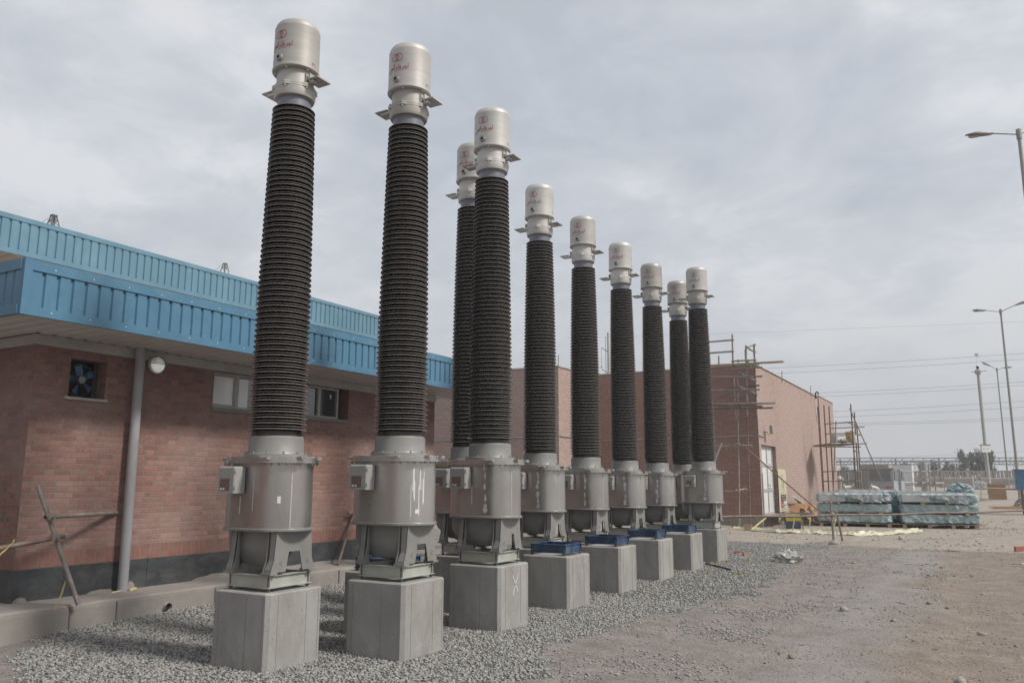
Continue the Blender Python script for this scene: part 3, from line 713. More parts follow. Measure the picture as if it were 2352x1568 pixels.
# ------------------------------------------------------------------ brick hall (far right) and its near wing
HX, HY, HZ = -7.16, 31.43, 6.16
hall = thing('brick_hall', 'tall pinkish brick hall with a white double door behind the scaffold', 'building', (HX, HY, 0))
h1 = MB(); DOOR = (31.76, 34.35, .41, 3.10)
wall_holes(h1, HX, HY, 45.2, .35, HZ, [DOOR], .42); h1.box((-7.62, 45.2, .35), (-7.6, 46.0, HZ-.4))
h1.add([(-7.16, 45.2, .35), (-7.62, 45.2, .35), (-7.62, 45.2, HZ), (-7.16, 45.2, HZ)], [(0, 1, 2, 3)])
h1.add([(-7.16, 45.9, .35), (-7.16, 50.8, .35), (-7.16, 50.8, HZ+.1), (-7.16, 45.9, HZ+.1)], [(0, 1, 2, 3)])
h1.add([(-7.16, 45.9, .35), (-7.7, 45.9, .35), (-7.7, 45.9, HZ+.1), (-7.16, 45.9, HZ+.1)], [(3, 2, 1, 0)])
part('side_wall', h1, M['brick_end'], hall)
h2 = MB(); h2.add([(-15.5, HY, .35), (HX, HY, .35), (HX, HY, HZ), (-15.5, HY, HZ)], [(0, 1, 2, 3)]); part('front_wall', h2, M['brick_front'], hall)
ba = MB(); ba.box((HX-.5, HY+.02, -.2), (HX+.015, 50.8, .352)); ba.box((-15.5, HY-.015, -.2), (HX+.016, HY+.3, .351)); part('base', ba, M['slab'], hall)
cp = MB(); cp.box((HX-.35, HY-.04, HZ), (HX+.05, 45.25, HZ+.05)); cp.box((-15.5, HY-.04, HZ+.001), (HX-.352, HY+.3, HZ+.05)); cp.box((HX-.4, 45.85, HZ+.1), (HX+.04, 50.85, HZ+.15))
part('coping', cp, M['board'], hall)
rf = MB(); rf.box((-22, HY+.3, HZ-.5), (HX-.05, 50.7, HZ-.02)); part('roof', rf, M['slab'], hall)
ed_ = MB(); ed_.box((HX-.005, HY-.012, .36), (HX+.012, HY+.02, 6.1)); part('corner_trim', ed_, M['board'], hall)
DX = HX-.13
df = MB(); y0, y1, z0, z1 = DOOR
rect_frame(df, DX, y0+.003, y1-.10, z0+.01, z1-.005, .07, .08); df.box((DX-.07, 33.22, z0+.082), (DX+.001, 33.32, z1-.077))
for zz_ in (1.30, 2.28): df.box((DX-.06, y0+.075, zz_), (DX+.0, 33.215, zz_+.11)); df.box((DX-.06, 33.325, zz_), (DX, y1-.172, zz_+.11))
dfr = part('double_door', df, M['frame'], hall); dl = MB(); dl.box((DX-.05, y0+.07, z0+.08), (DX-.03, y1-.16, z1-.07)); part('door_leaf', dl, M['white'], dfr)
dh = MB(); dh.tube([(DX+.0, 33.25, 1.40), (DX+.07, 33.25, 1.42), (DX+.07, 33.25, 1.54), (DX, 33.25, 1.56)], .012, 6); part('handle', dh, M['dark'], dfr)
bk = MB(); bk.box((DX-.1, y1-.099, z0), (DX-.06, y1, z1)); bk.box((DX-.14, y0, z0-.0), (DX-.1, y1, z1)); part('reveal', bk, M['brick_front'], hall)
fl = MB(); fp = Vector((HX, 32.35, 3.62)); fl.tube([fp, fp+Vector((.14, .05, -.04))], .02, 6); fl.tube([fp+Vector((.02, -.2, .02)), fp+Vector((.05, -.25, -.1)), fp+Vector((.2, .1, -.12))], .012, 5)
flo = part('floodlight', fl, M['grey'], hall)
fh = MB(); c_ = fp+Vector((.3, .16, .1)); fh.box((c_.x-.08, c_.y-.15, c_.z-.19), (c_.x+.02, c_.y+.15, c_.z+.13)); fh.box((c_.x+.021, c_.y-.12, c_.z-.16), (c_.x+.03, c_.y+.12, c_.z+.1)); part('lamp_housing', fh, M['boxg'], flo)
cdn = MB(); zc = 3.02
cdn.tube([(HX-.2, HY-.03, 3.42), (-13.6, HY-.03, 3.36)], .022, 8); cdn.tube([(HX+.03, HY+.05, 3.42), (HX+.03, 32.2, 3.42)], .022, 8)
cdn.tube([(HX+.03, 31.60, 2.0), (HX+.03, 31.60, .05)], .02, 8)
part('conduit', cdn, M['pipe'], hall)
cab_ = MB(); cab_.tube([(HX+.02, 44.6+.2*i, 6.1-.35*i) for i in range(1)]+[(HX+.02, 44.7, 5.2), (HX+.03, 44.9, 4.8)], .03, 6); part('cable', cab_, M['sticker'], hall)
# wing
WYF = 28.03
wg = thing('brick_wing', 'flat roofed pink brick wing seen between the black columns', 'building', (-14, WYF, 0))
g1 = MB(); g1.add([(-26, WYF, 0), (-14, WYF, 0), (-14, WYF, 6.13), (-26, WYF, 6.13)], [(0, 1, 2, 3)]); g1.add([(-14, WYF, 0), (-14, HY, 0), (-14, HY, 6.13), (-14, WYF, 6.13)], [(0, 1, 2, 3)])
part('wall', g1, M['brick_end'], wg)
g2 = MB(); g2.box((-26, WYF-.03, 6.13), (-13.96, WYF+.3, 6.19)); g2.box((-14.3, WYF+.301, 6.13), (-13.96, HY-.05, 6.185)); g2.box((-26, WYF+.301, 5.8), (-14.31, HY+5, 6.1)); part('coping', g2, M['board'], wg)
g3 = MB(); g3.tube([(-25, WYF-.03, 3.27), (-14.05, WYF-.03, 3.42)], .022, 8); g3.tube([(-13.97, WYF+.05, 3.42), (-13.97, HY-.1, 3.40)], .022, 8); part('conduit', g3, M['pipe'], wg)
for (px, yt, yb, Y, lab) in ((1282.5, 815, 841, WYF+.2, 'thin lightning rod standing on the pink brick wing roof corner'), (1796, 852, 874, 34.5, 'first thin lightning rod on the sloping hall roofline'), (1862, 886, 902, 42, 'second thin lightning rod farther along the hall roofline')):
    p1, p0 = ony(px, yt, Y), ony(px, yb+6, Y); r_ = MB(); r_.tube([p0, p1], .018, 6); solo('lightning_rod', r_, M['tube'], lab, 'rod', 'lightning rods on the roofs')
pv = ony(1873, 902, 43.5); r_ = MB(); r_.tube([pv+Vector((0, 0, -.3)), pv+Vector((0, 0, .0)), pv+Vector((.05, 0, .06)), pv+Vector((.12, 0, .02)), pv+Vector((.13, 0, -.08))], .035, 8)
solo('vent_pipe', r_, M['dark'], 'small dark gooseneck vent at the end of the hall roof', 'vent')

# ------------------------------------------------------------------ concrete plinths
def make_pedestal():
    root = thing('concrete_pedestal', 'x', 'plinth', (0, 0, 0), 'concrete plinths in two staggered rows')
    m_ = MB(); hx, hy = PW/2, PL/2; c = .034
    def lp(k, z, e=0): return [(x*(1), y, z) for x, y in ((-hx+k, -hy+e), (hx-k, -hy+e), (hx-e, -hy+k), (hx-e, hy-k), (hx-k, hy-e), (-hx+k, hy-e), (-hx+e, hy-k), (-hx+e, -hy+k))]
    m_.loft([lp(c, -.3), lp(c, HP-.012), lp(c+.01, HP, .012)], True, True)
    part('block', m_, M['conc'], root)
    jm = plain('joint_line', (.21, .20, .185), .9, 0, .15, 9)   # board joints left by the shuttering, fine raised fins
    for y in (-.29+.06, .13, .31-.02): s = MB(); s.box((hx-.001, y, .0), (hx+.0025, y+.0035, HP-.03)); part('shutter_joint', s, jm, root)
    for x in (-.27, .09, .30): s = MB(); s.box((x, -hy-.0025, .0), (x+.0035, -hy+.001, HP-.03)); part('shutter_joint', s, jm, root)
    return root
ped = make_pedestal()
def bolts(mb, h, z0, z1, r=.011):
    for sx in (-1, 1):
        for sy in (-1, 1):
            mb.tube([(sx*h, sy*h, z0), (sx*h, sy*h, z1)], r, 8)
def ibeam_frame(mb, h=.277, z0=.034, z1=.150, fl=.05, t=.009):
    for z in (z0, z1-t):
        mb.box((-h, -h, z), (h, -h+fl, z+t)); mb.box((-h, h-fl, z), (h, h, z+t)); mb.box((-h, -h+fl, z), (-h+fl, h-fl, z+t)); mb.box((h-fl, -h+fl, z), (h, h-fl, z+t))
    a, b_ = z0+t, z1-t; q = fl*.45
    mb.box((-h+.004, -h+q, a), (h-.004, -h+q+.008, b_)); mb.box((-h+.004, h-q-.008, a), (h-.004, h-q, b_))
    mb.box((-h+q, -h+q+.009, a), (-h+q+.008, h-q-.009, b_)); mb.box((h-q-.008, -h+q+.009, a), (h-q, h-q-.009, b_))

# ------------------------------------------------------------------ lettering for the heads (strokes wrapped on the drum)
TXT = [[(.985, .13), (.985, 0), (.885, 0), (.885, .10), (.885, 0), (.81, 0), (.805, .06)], [(.805, .0), (.785, -.09), (.73, -.13)], [(.985, .20), (.985, .235)], [(.865, -.09), (.885, -.09)], [(.905, -.09), (.925, -.09)],
       [(.69, .0), (.64, .01), (.625, .07), (.65, .11), (.685, .08), (.69, 0), (.665, -.09), (.60, -.13)],
       [(.575, .13), (.575, 0), (.505, 0), (.50, .06)], [(.505, 0), (.485, -.09), (.43, -.13)], [(.555, .20), (.57, .20)], [(.595, .20), (.61, .20)],
       [(.395, .27), (.395, 0)], [(.345, .13), (.345, 0), (.285, 0), (.285, .09), (.285, 0), (.24, 0), (.24, .09), (.24, 0), (.195, 0), (.19, .10), (.185, -.03), (.155, -.12), (.10, -.15), (.045, -.11), (.03, -.02), (.04, .04)], [(.345, .20), (.345, .235)]]
def head_marks(mb, cap_r, zt, zl):
    R = cap_r+.0016
    def fn(x, z):
        a = -PI/2 + x/R; return (R*math.cos(a), R*math.sin(a), z)
    W_ = .285
    for s in TXT: mb.ribbon([((x-.5)*W_, zt-.012+z*W_*.75) for x, z in s], .0065, fn)
    for cx_, a0, a1 in ((-.024, 20, 335), (.024, -160, 155)):
        pts = [(cx_+.047*math.cos(math.radians(t_)), zl+.012+.044*math.sin(math.radians(t_))) for t_ in np.linspace(a0, a1, 20)]; mb.ribbon(pts, .0055, fn)
    zl += .012; mb.ribbon([(-.030, zl), (.030, zl+.003)], .005, fn)
    mb.ribbon([(.020, zl+.022), (.004, zl+.030), (-.014, zl+.020), (-.012, zl+.004)], .006, fn)
    mb.ribbon([(-.020, zl-.022), (-.004, zl-.030), (.014, zl-.020), (.012, zl-.004)], .006, fn)
    # P1 towards the yard
    def f2(x, z):
        a = math.radians(4)+x/R; return (R*math.cos(a), R*math.sin(a), z)
    z0 = zt-.175
    mb.ribbon([(-.022, z0-.018), (-.022, z0+.018), (-.006, z0+.018), (-.004, z0+.004), (-.022, z0)], .004, f2); mb.ribbon([(.006, z0+.012), (.014, z0+.018), (.014, z0-.018)], .004, f2)

def stad(aL, aR, r, z, n=20):
    L_ = [(aR+r*math.cos(t_), r*math.sin(t_), z) for t_ in np.linspace(-PI/2, PI/2, n)]
    return L_ + [(-aL+r*math.cos(t_), r*math.sin(t_), z) for t_ in np.linspace(PI/2, 3*PI/2, n)]
B0 = .684   # all heights below are given above datum and lowered by the plinth height
def Z(v): return v-B0
def make_ct():
    root = thing('instrument_transformer', 'x', 'transformer', (0, 0, 0), 'tall current transformers on the plinths')
    f = MB(); ibeam_frame(f); part('base_frame', f, M['galv'], root)
    for sx in (-1, 1):
        for sy in (-1, 1):
            bt = MB(); bt.tube([(sx*.25, sy*.25, 0), (sx*.25, sy*.25, .19)], .011, 8)
            for z in (.012, .152, .188): bt.lathe([(.02, 0), (.02, .016)], 6, (sx*.25, sy*.25, z), False)
            part('anchor_bolt', bt, M['bolt'], root)
    # leg assemblies, one either side, with the trapezium cut-out
    for sx in (1, -1):
        l = MB(); X = sx*.30
        poly = [(-.275, .172), (-.275, .20), (-.245, .285), (-.222, .552), (.222, .552), (.245, .285), (.275, .20), (.275, .172), (.125, .172), (.078, .352), (-.062, .352), (-.095, .172)]
        l.prism(poly, 'x', X-sx*.010, X)
        for sy in (-1, 1):
            e_ = [(-.275*-sy, .172), (-.275*-sy, .20), (-.245*-sy, .285), (-.222*-sy, .552)]
            wdt = [.09, .085, .065, .075]
            for i in range(3):
                (ya, za), (yb, zb) = e_[i], e_[i+1]
                xi, xj = X-sx*wdt[i], X-sx*wdt[i+1]
                l.add([(X, ya, za), (xi, ya, za), (xj, yb, zb), (X, yb, zb), (X, ya-sy*.01, za), (xi, ya-sy*.01, za), (xj, yb-sy*.01, zb), (X, yb-sy*.01, zb)],
                      [(0, 1, 2, 3), (7, 6, 5, 4), (0, 4, 5, 1), (3, 2, 6, 7), (1, 5, 6, 2), (0, 3, 7, 4)])
            l.box((X-sx*.115, sy*.205, .155), (X+sx*.012, sy*.292, .173))
            l.prism([(sy*.21, .173), (sy*.285, .173), (sy*.248, .285), (sy*.236, .40), (sy*.226, .55), (sy*.210, .55)], 'x', X-sx*.105, X-sx*.095)
        for (yy, zz2) in ((-.17, .25), (-.15, .265), (-.15, .235), (.17, .25), (.19, .265), (.19, .235)): l.mat(1).tube([(X+sx*.0005, yy, zz2), (X+sx*.002, yy, zz2)], .006, 6); l.mat(0)
        part('leg', l, [M['leg'], M['dark']], root)
    # tank bottom pan
    p = MB(); p.loft([stad(.16, .0, .05, Z(.885)), stad(.20, .02, .11, Z(.90)), stad(.31, .06, .172, Z(1.03)), stad(.33, .10, .178, Z(1.08)), stad(.33, .10, .178, Z(1.23))], True, True, True); part('pan', p, M['leg'], root)
    tk = MB(); tk.loft([stad(.24, .12, .295, Z(1.222)), stad(.24, .12, .300, Z(1.228)), stad(.24, .12, .300, Z(1.245)), stad(.24, .12, .285, Z(1.252))], True, True)
    part('bottom_flange', tk, M['leg'], root)
    tk = MB(); tk.loft([stad(.24, .12, .28, Z(1.25)), stad(.24, .12, .28, Z(1.865))], True, True, True)
    tnk = part('tank', tk, M['steel'], root)
    pf = MB(); pf.loft([stad(.24, .13, .325, Z(1.858)), stad(.24, .13, .325, Z(1.888))], True, True)
    pf.loft([stad(.225, .13, .315, Z(1.889)), stad(.225, .13, .315, Z(1.92))], True, True)
    for a0 in (-80, -20, 20, 100, 160, 205):
        a_ = math.radians(a0); cx_ = .13 if math.cos(a_) > 0 else -.225
        pf.box((cx_+.315*math.cos(a_)-.06, .315*math.sin(a_)-.03, Z(1.8895)), (cx_+.315*math.cos(a_)+.06, .315*math.sin(a_)+.03, Z(1.9195)), .008)
    fl_ = part('top_flange', pf, M['steel'], root)
    lp_ = stad(.24, .13, .312, 0, 12)
    for q in lp_: nb = MB(); nb.lathe([(.008, 0), (.008, .022)], 6, (q[0], q[1], Z(1.838)), False); part('nut', nb, M['grey'], fl_)
    for k_ in range(12): nb = MB(); nb.lathe([(.010, 0), (.010, .028)], 6, (.292*math.cos(k_*PI/6), .292*math.sin(k_*PI/6), Z(1.94)), False); part('bolt', nb, M['grey'], fl_)
    co = MB(); co.lathe([(.306, Z(1.9205)), (.306, Z(1.945)), (.274, Z(1.950)), (.267, Z(1.965)), (.262, Z(2.105)), (.250, Z(2.12)), (.20, Z(2.121))], 48); part('collar', co, M['grey'], root)
    # porcelain column
    za, zb, n = 2.185, 5.545, 62; prof = [(.243, Z(2.118)), (.240, Z(2.165))]; mats = [1, 1]
    for i in range(n):
        t_ = i/(n-1); z = za+(zb-za)*t_
        big = .285-.036*t_-.028*t_*t_; sml = big-.019; rc = big-.058; dz = (zb-za)/(n-1)
        for R_s, zo in ((big, 0), (sml, dz*.5)):
            if i == n-1 and zo: break
            q = z+zo
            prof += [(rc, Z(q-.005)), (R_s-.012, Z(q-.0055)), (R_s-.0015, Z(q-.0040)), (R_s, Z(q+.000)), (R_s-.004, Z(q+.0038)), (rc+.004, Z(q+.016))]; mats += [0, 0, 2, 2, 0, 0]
    prof += [(.17, Z(5.572))]; mats = mats[:len(prof)-1]; mats += [0]*(len(prof)-1-len(mats))
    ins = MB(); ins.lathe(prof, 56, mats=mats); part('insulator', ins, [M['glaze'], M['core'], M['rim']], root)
    nk = MB(); nk.lathe([(.172, Z(5.56)), (.172, Z(5.675))], 40); part('neck', nk, M['neck'], root)
    hs = MB(); hs.lathe([(.176, Z(5.665)), (.205, Z(5.672)), (.214, Z(5.70)), (.214, Z(5.765))], 40)
    loop = []
    for i in range(64):
        a_ = 2*PI*i/64; r_ = .216+.022*max(0, math.cos(6*(a_+.2)))**3; loop.append((r_*math.cos(a_), r_*math.sin(a_)))
    for z in (5.766, 5.788): hs.prism(loop, 'z', Z(z), Z(z+.020))
    hs.lathe([(.197, Z(5.808)), (.195, Z(5.965)), (.205, Z(5.975))], 40)
    hou = part('head_housing', hs, M['cap'], root)
    for i in range(6):
        a_ = 2*PI*i/6-.2
        for rr, z in ((.218, 5.748), (.215, 5.955)): hb_ = MB(); hb_.lathe([(.011, 0), (.011, .02)], 6, (rr*math.cos(a_), rr*math.sin(a_), Z(z)), False); part('bolt', hb_, M['sticker'], hou)
    cp_ = MB(); cp_.lathe([(.19, Z(5.966)), (.236, Z(5.966)), (.246, Z(5.976)), (.246, Z(5.996)), (.240, Z(6.004)), (.237, Z(6.43)), (.2385, Z(6.440)), (.2385, Z(6.448)), (.234, Z(6.452)), (.226, Z(6.490)), (.208, Z(6.516)), (.175, Z(6.530)), (.0005, Z(6.534))], 56)
    cap = part('head_drum', cp_, M['cap'], root)
    mk = MB(); head_marks(mk, .2395, Z(6.205), Z(6.315)); part('lettering', mk, M['red'], cap)
    ga_ = MB(); zc_ = Z(6.065)
    for r0, r1, y0_, y1_, mi in ((.040, .040, -.225, -.255, 0), (.030, .030, -.255, -.262, 0), (.018, .018, -.262, -.264, 1)):
        ga_.mat(mi); ga_.loft([[(r0*math.cos(2*PI*i/20), yy, zc_+r0*math.sin(2*PI*i/20)) for i in range(20)] for yy in (y0_, y1_)], True, True)
    part('oil_gauge', ga_, [M['boxg'], M['dark']], cap)
    for sx in (1, -1):
        t1 = MB(); zt_ = Z(5.865); x2 = .36 if sx > 0 else .455; x1_ = x2-.17
        t1.box((sx*.190, -.055, zt_-.06), (sx*.207, .055, zt_+.055)); t1.tube([(sx*.19, 0, zt_), (sx*.245, 0, zt_)], .03, 12)
        t1.box((sx*.235, -.045, zt_-.045), (sx*.25, .05, zt_+.05)); t1.box((sx*.225, -.035, zt_-.06), (sx*(x2-.07), .03, zt_-.022), .006)
        t1.box((sx*x1_, -.045, zt_-.020), (sx*x2, .155, zt_-.006))
        for i in range(4):
            for j in range(2): t1.mat(1).tube([(sx*(x1_+.04+.03*i), .03+j*.06, zt_-.0215), (sx*(x1_+.04+.03*i), .03+j*.06, zt_-.0202)], .006, 6); t1.mat(0)  # pale discs painted on for bright sky showing through bolt holes
        part('terminal', t1, [M['cap'], M['sticker']], root)
    # secondary terminal box on the -Y flat
    bx = MB(); bx.box((-.315, -.425, Z(1.575)), (-.085, -.285, Z(1.825)), .012); tb = part('terminal_box', bx, M['boxg'], root)
    for za_, zb_2 in ((1.615, 1.645), (1.765, 1.795)): hg = MB(); hg.box((-.083, -.423, Z(za_)), (-.078, -.405, Z(zb_2))); part('hinge', hg, M['boxg'], tb)
    np_ = MB(); np_.box((-.278, -.4275, Z(1.60)), (-.150, -.4255, Z(1.712))); part('nameplate', np_, M['plate'], tb)
    st_ = MB(); st_.box((-.268, -.4290, Z(1.606)), (-.246, -.4276, Z(1.626))); st_.box((-.232, -.4290, Z(1.606)), (-.210, -.4276, Z(1.626))); part('sticker', st_, M['sticker'], tb)
    return root
ct = make_ct()
def tank_pt(u, z, off=.002):
    """point on the tank skin: u<=0 along the flat front (x=.12+u), u>0 round the +X end (arc length)"""
    r = .28+off
    if u <= 0: return (.12+u, -r, z)
    a = -PI/2+u/.28; return (.12+r*math.cos(a), r*math.sin(a), z)
def tank_strip(mb, u0, zlist, wfun, lean=0):
    for (za, zb) in zip(zlist, zlist[1:]):
        wa, wb = wfun(za), wfun(zb)
        mb.add([tank_pt(u0-wa+lean*za, za), tank_pt(u0+wa+lean*za, za), tank_pt(u0+wb+lean*zb, zb), tank_pt(u0-wb+lean*zb, zb)], [(0, 1, 2, 3)])
def flakes(seed, u0=-.02):
    r_ = random.Random(seed); m_ = MB(); z = .60
    while z < 1.14:
        h = r_.uniform(.05, .12); w_ = r_.uniform(.014, .034); n = 5
        zs = [z+h*i/n for i in range(n+1)]; ws = [.002]+[w_*r_.uniform(.5, 1.2) for _ in range(n-1)]+[.002]; sh = r_.uniform(-.012, .012)
        for i in range(n):
            m_.add([tank_pt(u0+sh-ws[i], zs[i]), tank_pt(u0+sh+ws[i], zs[i]), tank_pt(u0+sh+ws[i+1], zs[i+1]), tank_pt(u0+sh-ws[i+1], zs[i+1])], [(0, 1, 2, 3)])
        z += h+r_.choice((-.005, .0, .02, .05))
    return m_
def local_part(name, mb, mats, parent, label=None):
    """mesh given in the parent's own coordinates"""
    me = mb.mesh(name, mats if isinstance(mats, list) else [mats]); o = bpy.data.objects.new(name, me); COL.objects.link(o); o.parent = parent
    if label: o['label'] = label
    return o
labs = [
 ('R', 0, 'leftmost and nearest transformer column, its tank with a small white label and a pale seam'),
 ('F', 0, 'second transformer column from the left, white scratches down the right side of its tank'),
 ('R', 2, 'transformer column mostly hidden behind the one on the chalk cross plinth, left edge showing'),
 ('F', 1, 'third tall front transformer column, standing on the plinth with a chalk cross'),
 ('R', 3, 'fourth big transformer column from the left, behind the nearest blue steel frame'),
 ('R', 4, 'transformer column fifth from the left, its head just right of the lightning rod'),
 ('R', 5, 'transformer column just right of the distant concrete mast'),
 ('R', 6, 'transformer column seventh in the receding row, left of the overlapping far pair'),
 ('R', 7, 'rear one of the two overlapping columns at the far end, lower head'),
 ('F', 6, 'rightmost transformer column, at the far end of the row nearest the scaffold'),
]
first = True
for k_, (row, i, lab) in enumerate(labs):
    x, y, z = (rear if row == 'R' else front)[i]; loc = (x, y, z+HP)
    if first: ct.location = loc; ct['label'] = lab; o = ct; first = False; CT0 = ct
    else: o = dup(CT0, loc, lab) if False else None
    labs[k_] = (row, i, lab, loc, o)
# copies are taken from the clean first one, then each gets its own wear marks
cts = [ct]
for row, i, lab, loc, o in labs[1:]:
    cts.append(dup(ct, loc, lab))
def tank_of(o): return o
sk = MB(); tank_strip(sk, .30, list(np.linspace(.57, 1.17, 7)), lambda z: .006); local_part('weld_seam', sk, M['seam'], cts[0])
sk = MB(); tank_strip(sk, -.10, list(np.linspace(.72, 1.10, 6)), lambda z: .007*(1.4-z)); tank_strip(sk, -.27, list(np.linspace(.70, .86, 4)), lambda z: .006); local_part('drip_stain', sk, M['flake'], cts[0])
sk = MB(); tank_strip(sk, .19, [.80, .865], lambda z: .016); local_part('sticker', sk, M['sticker'], cts[0])
sk = MB(); r_ = random.Random(3)
for q in range(9):
    u = .21+.13*r_.random(); z0 = .62+.3*r_.random(); h = .1+.25*r_.random(); tank_strip(sk, u, list(np.linspace(z0, min(1.13, z0+h), 5)), lambda z, a_=r_.uniform(.002, .006): a_, lean=r_.uniform(-.02, .02))
local_part('scratches', sk, M['sticker'], cts[1], 'white scratch marks')
sk = MB(); tank_strip(sk, .14, [.66, .70], lambda z: .022, lean=.2); local_part('sticker', sk, M['sticker'], cts[1])
for n_, i in enumerate((3, 4, 5, 6, 7, 9)):
    local_part('film_residue', flakes(20+n_), M['flake'], cts[i]); sk = MB(); tank_strip(sk, .32, list(np.linspace(.57, 1.17, 6)), lambda z: .005); local_part('weld_seam', sk, M['seam'], cts[i])
for i in (2, 3):
    sk = MB(); tank_strip(sk, -.20, list(np.linspace(.70, .92, 5)), lambda z: .007); local_part('drip_stain', sk, M['flake'], cts[i])

# ------------------------------------------------------------------ place plinths
pl_lab = {('R', 0): 'nearest concrete plinth, under the leftmost column', ('F', 0): 'concrete plinth under the second column from the left',
 ('R', 1): 'concrete plinth half hidden behind the second one, between it and the apron', ('R', 2): 'concrete plinth peeping out left of the chalk marked one',
 ('F', 1): 'concrete plinth with a white chalk cross on its right face', ('F', 2): 'concrete plinth under the nearest exposed blue steel frame',
 ('F', 3): 'concrete plinth under the second exposed blue steel frame', ('F', 4): 'concrete plinth under the third exposed blue steel frame', ('F', 5): 'concrete plinth under the farthest blue steel frame',
 ('F', 6): 'farthest concrete plinth of the front row, under the last column'}
for i in range(3, 8): pl_lab[('R', i)] = 'rear row concrete plinth hidden behind blue frame number %s from the left' % ['one', 'two', 'three', 'four', 'five'][i-3]
pl_lab[('R', 7)] = 'rear row concrete plinth at the far end behind the last two front plinths'
pl_lab[('R', 3)] = 'rear row concrete plinth hidden just behind the nearest blue frame'; pl_lab[('R', 4)] = 'rear row concrete plinth hidden just behind the second blue frame'
pl_lab[('R', 5)] = 'rear row concrete plinth hidden just behind the third blue frame'; pl_lab[('R', 6)] = 'rear row concrete plinth hidden just behind the farthest blue frame'
first = True
for (row, i), lab in pl_lab.items():
    x, y, z = (rear if row == 'R' else front)[i]
    if first: ped.location = (x, y, z); ped['label'] = lab; first = False; pd = ped
    else: pd = dup(ped, (x, y, z), lab)
    if (row, i) == ('F', 1):
        P3 = pd
ck = MB()
def fnx(a_, z): return (PW/2+.004, a_, z)
ck.ribbon([(-.06, .56), (.0, .46), (.06, .37)], .011, fnx); ck.ribbon([(.07, .57), (.0, .45), (-.05, .34)], .010, fnx)
local_part('chalk_cross', ck, M['sticker'], P3)

# blue frames waiting for their columns
def make_blue():
    root = thing('steel_base_frame', 'x', 'steel frame', (0, 0, 0), 'blue steel base frames on empty plinths')
    f = MB(); ibeam_frame(f, .277, .034, .150); part('frame', f, M['bluesteel'], root)
    for sx in (-1, 1):
        for sy in (-1, 1): b_ = MB(); b_.tube([(sx*.25, sy*.25, 0), (sx*.25, sy*.25, .085)], .013, 8); b_.lathe([(.022, 0), (.022, .018)], 6, (sx*.25, sy*.25, .012), False); part('anchor_bolt', b_, M['bolt'], root)
    return root
bf = make_blue(); first = True
for row, i, lab in (('F', 2, 'nearest and largest of the exposed dark blue frames, right of the chalk cross plinth'), ('F', 3, 'second exposed dark blue steel frame from the left'), ('F', 4, 'third exposed dark blue steel frame from the left'), ('F', 5, 'farthest and smallest exposed dark blue steel frame'), ('R', 1, 'dark blue steel frame glimpsed through the leg of the second column')):
    x, y, z = (rear if row == 'R' else front)[i]; loc = (x, y, z+HP)
    if first: bf.location = loc; bf['label'] = lab; first = False
    else: dup(bf, loc, lab)

# ------------------------------------------------------------------ scaffold tubes beside the apron
def coupler(parent, p, s=.045):
    c = MB(); p = Vector(p); c.box(p-Vector((s, s, s*.8)), p+Vector((s, s, s*.8)), s*.3); c.tube([p+Vector((-s*1.6, 0, s*.3)), p+Vector((s*1.6, 0, -s*.2))], s*.28, 6)
    part('coupler', c, M['tube'], parent)
def strip(mb, pts, w_, sag=0):
    """thin folded band along 3D points"""
    pts = [Vector(p) for p in pts]; side = Vector((R_.x, R_.y, 0)).normalized()
    for i, (a_, b_) in enumerate(zip(pts, pts[1:])):
        wa = w_*(1-.35*math.sin(i*2.1)); wb = w_*(1-.35*math.sin((i+1)*2.1)); k = Vector((0, .004*(-1)**i, 0))
        d = (b_-a_).normalized(); s1 = d.cross(Vector((0, 1, .2))).normalized()
        mb.add([a_-s1*wa/2, a_+s1*wa/2, b_+s1*wb/2+k, b_-s1*wb/2+k], [(0, 1, 2, 3)])
def tie(name, pts, w_, label, group='yellow tape strips tied to the tubes'):
    m_ = MB(); strip(m_, pts, w_); return solo(name, m_, M['tape'], label, 'tape', group)
base = onz(180, 1388, .3); top = onx(87, 1115, -9.3)
bar = thing('tube_barrier', 'weathered scaffold tubes coupled together, one leaning, beside the brick corner', 'barrier', base)
t1 = MB(); t1.tube([base, top], .026, 12); part('post', t1, M['tube'], bar)
a_ = onx(104, 1187, -9.12); b_ = Vector((-9.755, 6.675, 1.275)); t1 = MB(); t1.tube([a_, b_], .026, 12); t1.mat(1).tube([a_-(b_-a_).normalized()*.0006, a_+(b_-a_).normalized()*.001], .020, 12); part('rail', t1, [M['tube'], M['dark']], bar, 'upper tube running to the brick wall')
c1 = onx(-140, 1284, -9.1); d1 = onx(148, 1231, -9.12); t1 = MB(); t1.tube([c1, d1], .026, 12); part('rail', t1, M['rust'], bar, 'rusty lower tube leaving the frame')
coupler(bar, onx(116, 1186, -9.14)); coupler(bar, onx(126, 1233, -9.12))
q = onx(150, 1335, -9.0); tie('tape', [q+Vector((.01, -.03, .03)), q, q+Vector((0, -.02, -.1)), q+Vector((0, -.06, -.2)), q+Vector((.01, -.10, -.29))], .03, 'yellow tape hanging low on the leaning tube by the brick corner')
q = onx(28, 1247, -9.08); tie('tape', [q+Vector((0, .02, .04)), q, q+Vector((0, -.05, -.05)), q+Vector((0, -.14, -.13)), q+Vector((0, -.22, -.2))], .035, 'yellow tape knotted on the rusty tube at the left edge')
q = onz(275, 1357, .3); tie('tape', [q+Vector((.05, -.14, .004)), q+Vector((.03, 0, .012)), q+Vector((.04, .12, .005)), q+Vector((.02, .22, .02))], .022, 'yellow cord lying on the apron at the foot of the rainwater pipe')
p0 = onz(776, 1297, .3); p1 = onx(812, 1180, p0.x-.28); lt_ = thing('leaning_tube', 'rusty tube leaning behind the second column from the left', 'tube', p0)
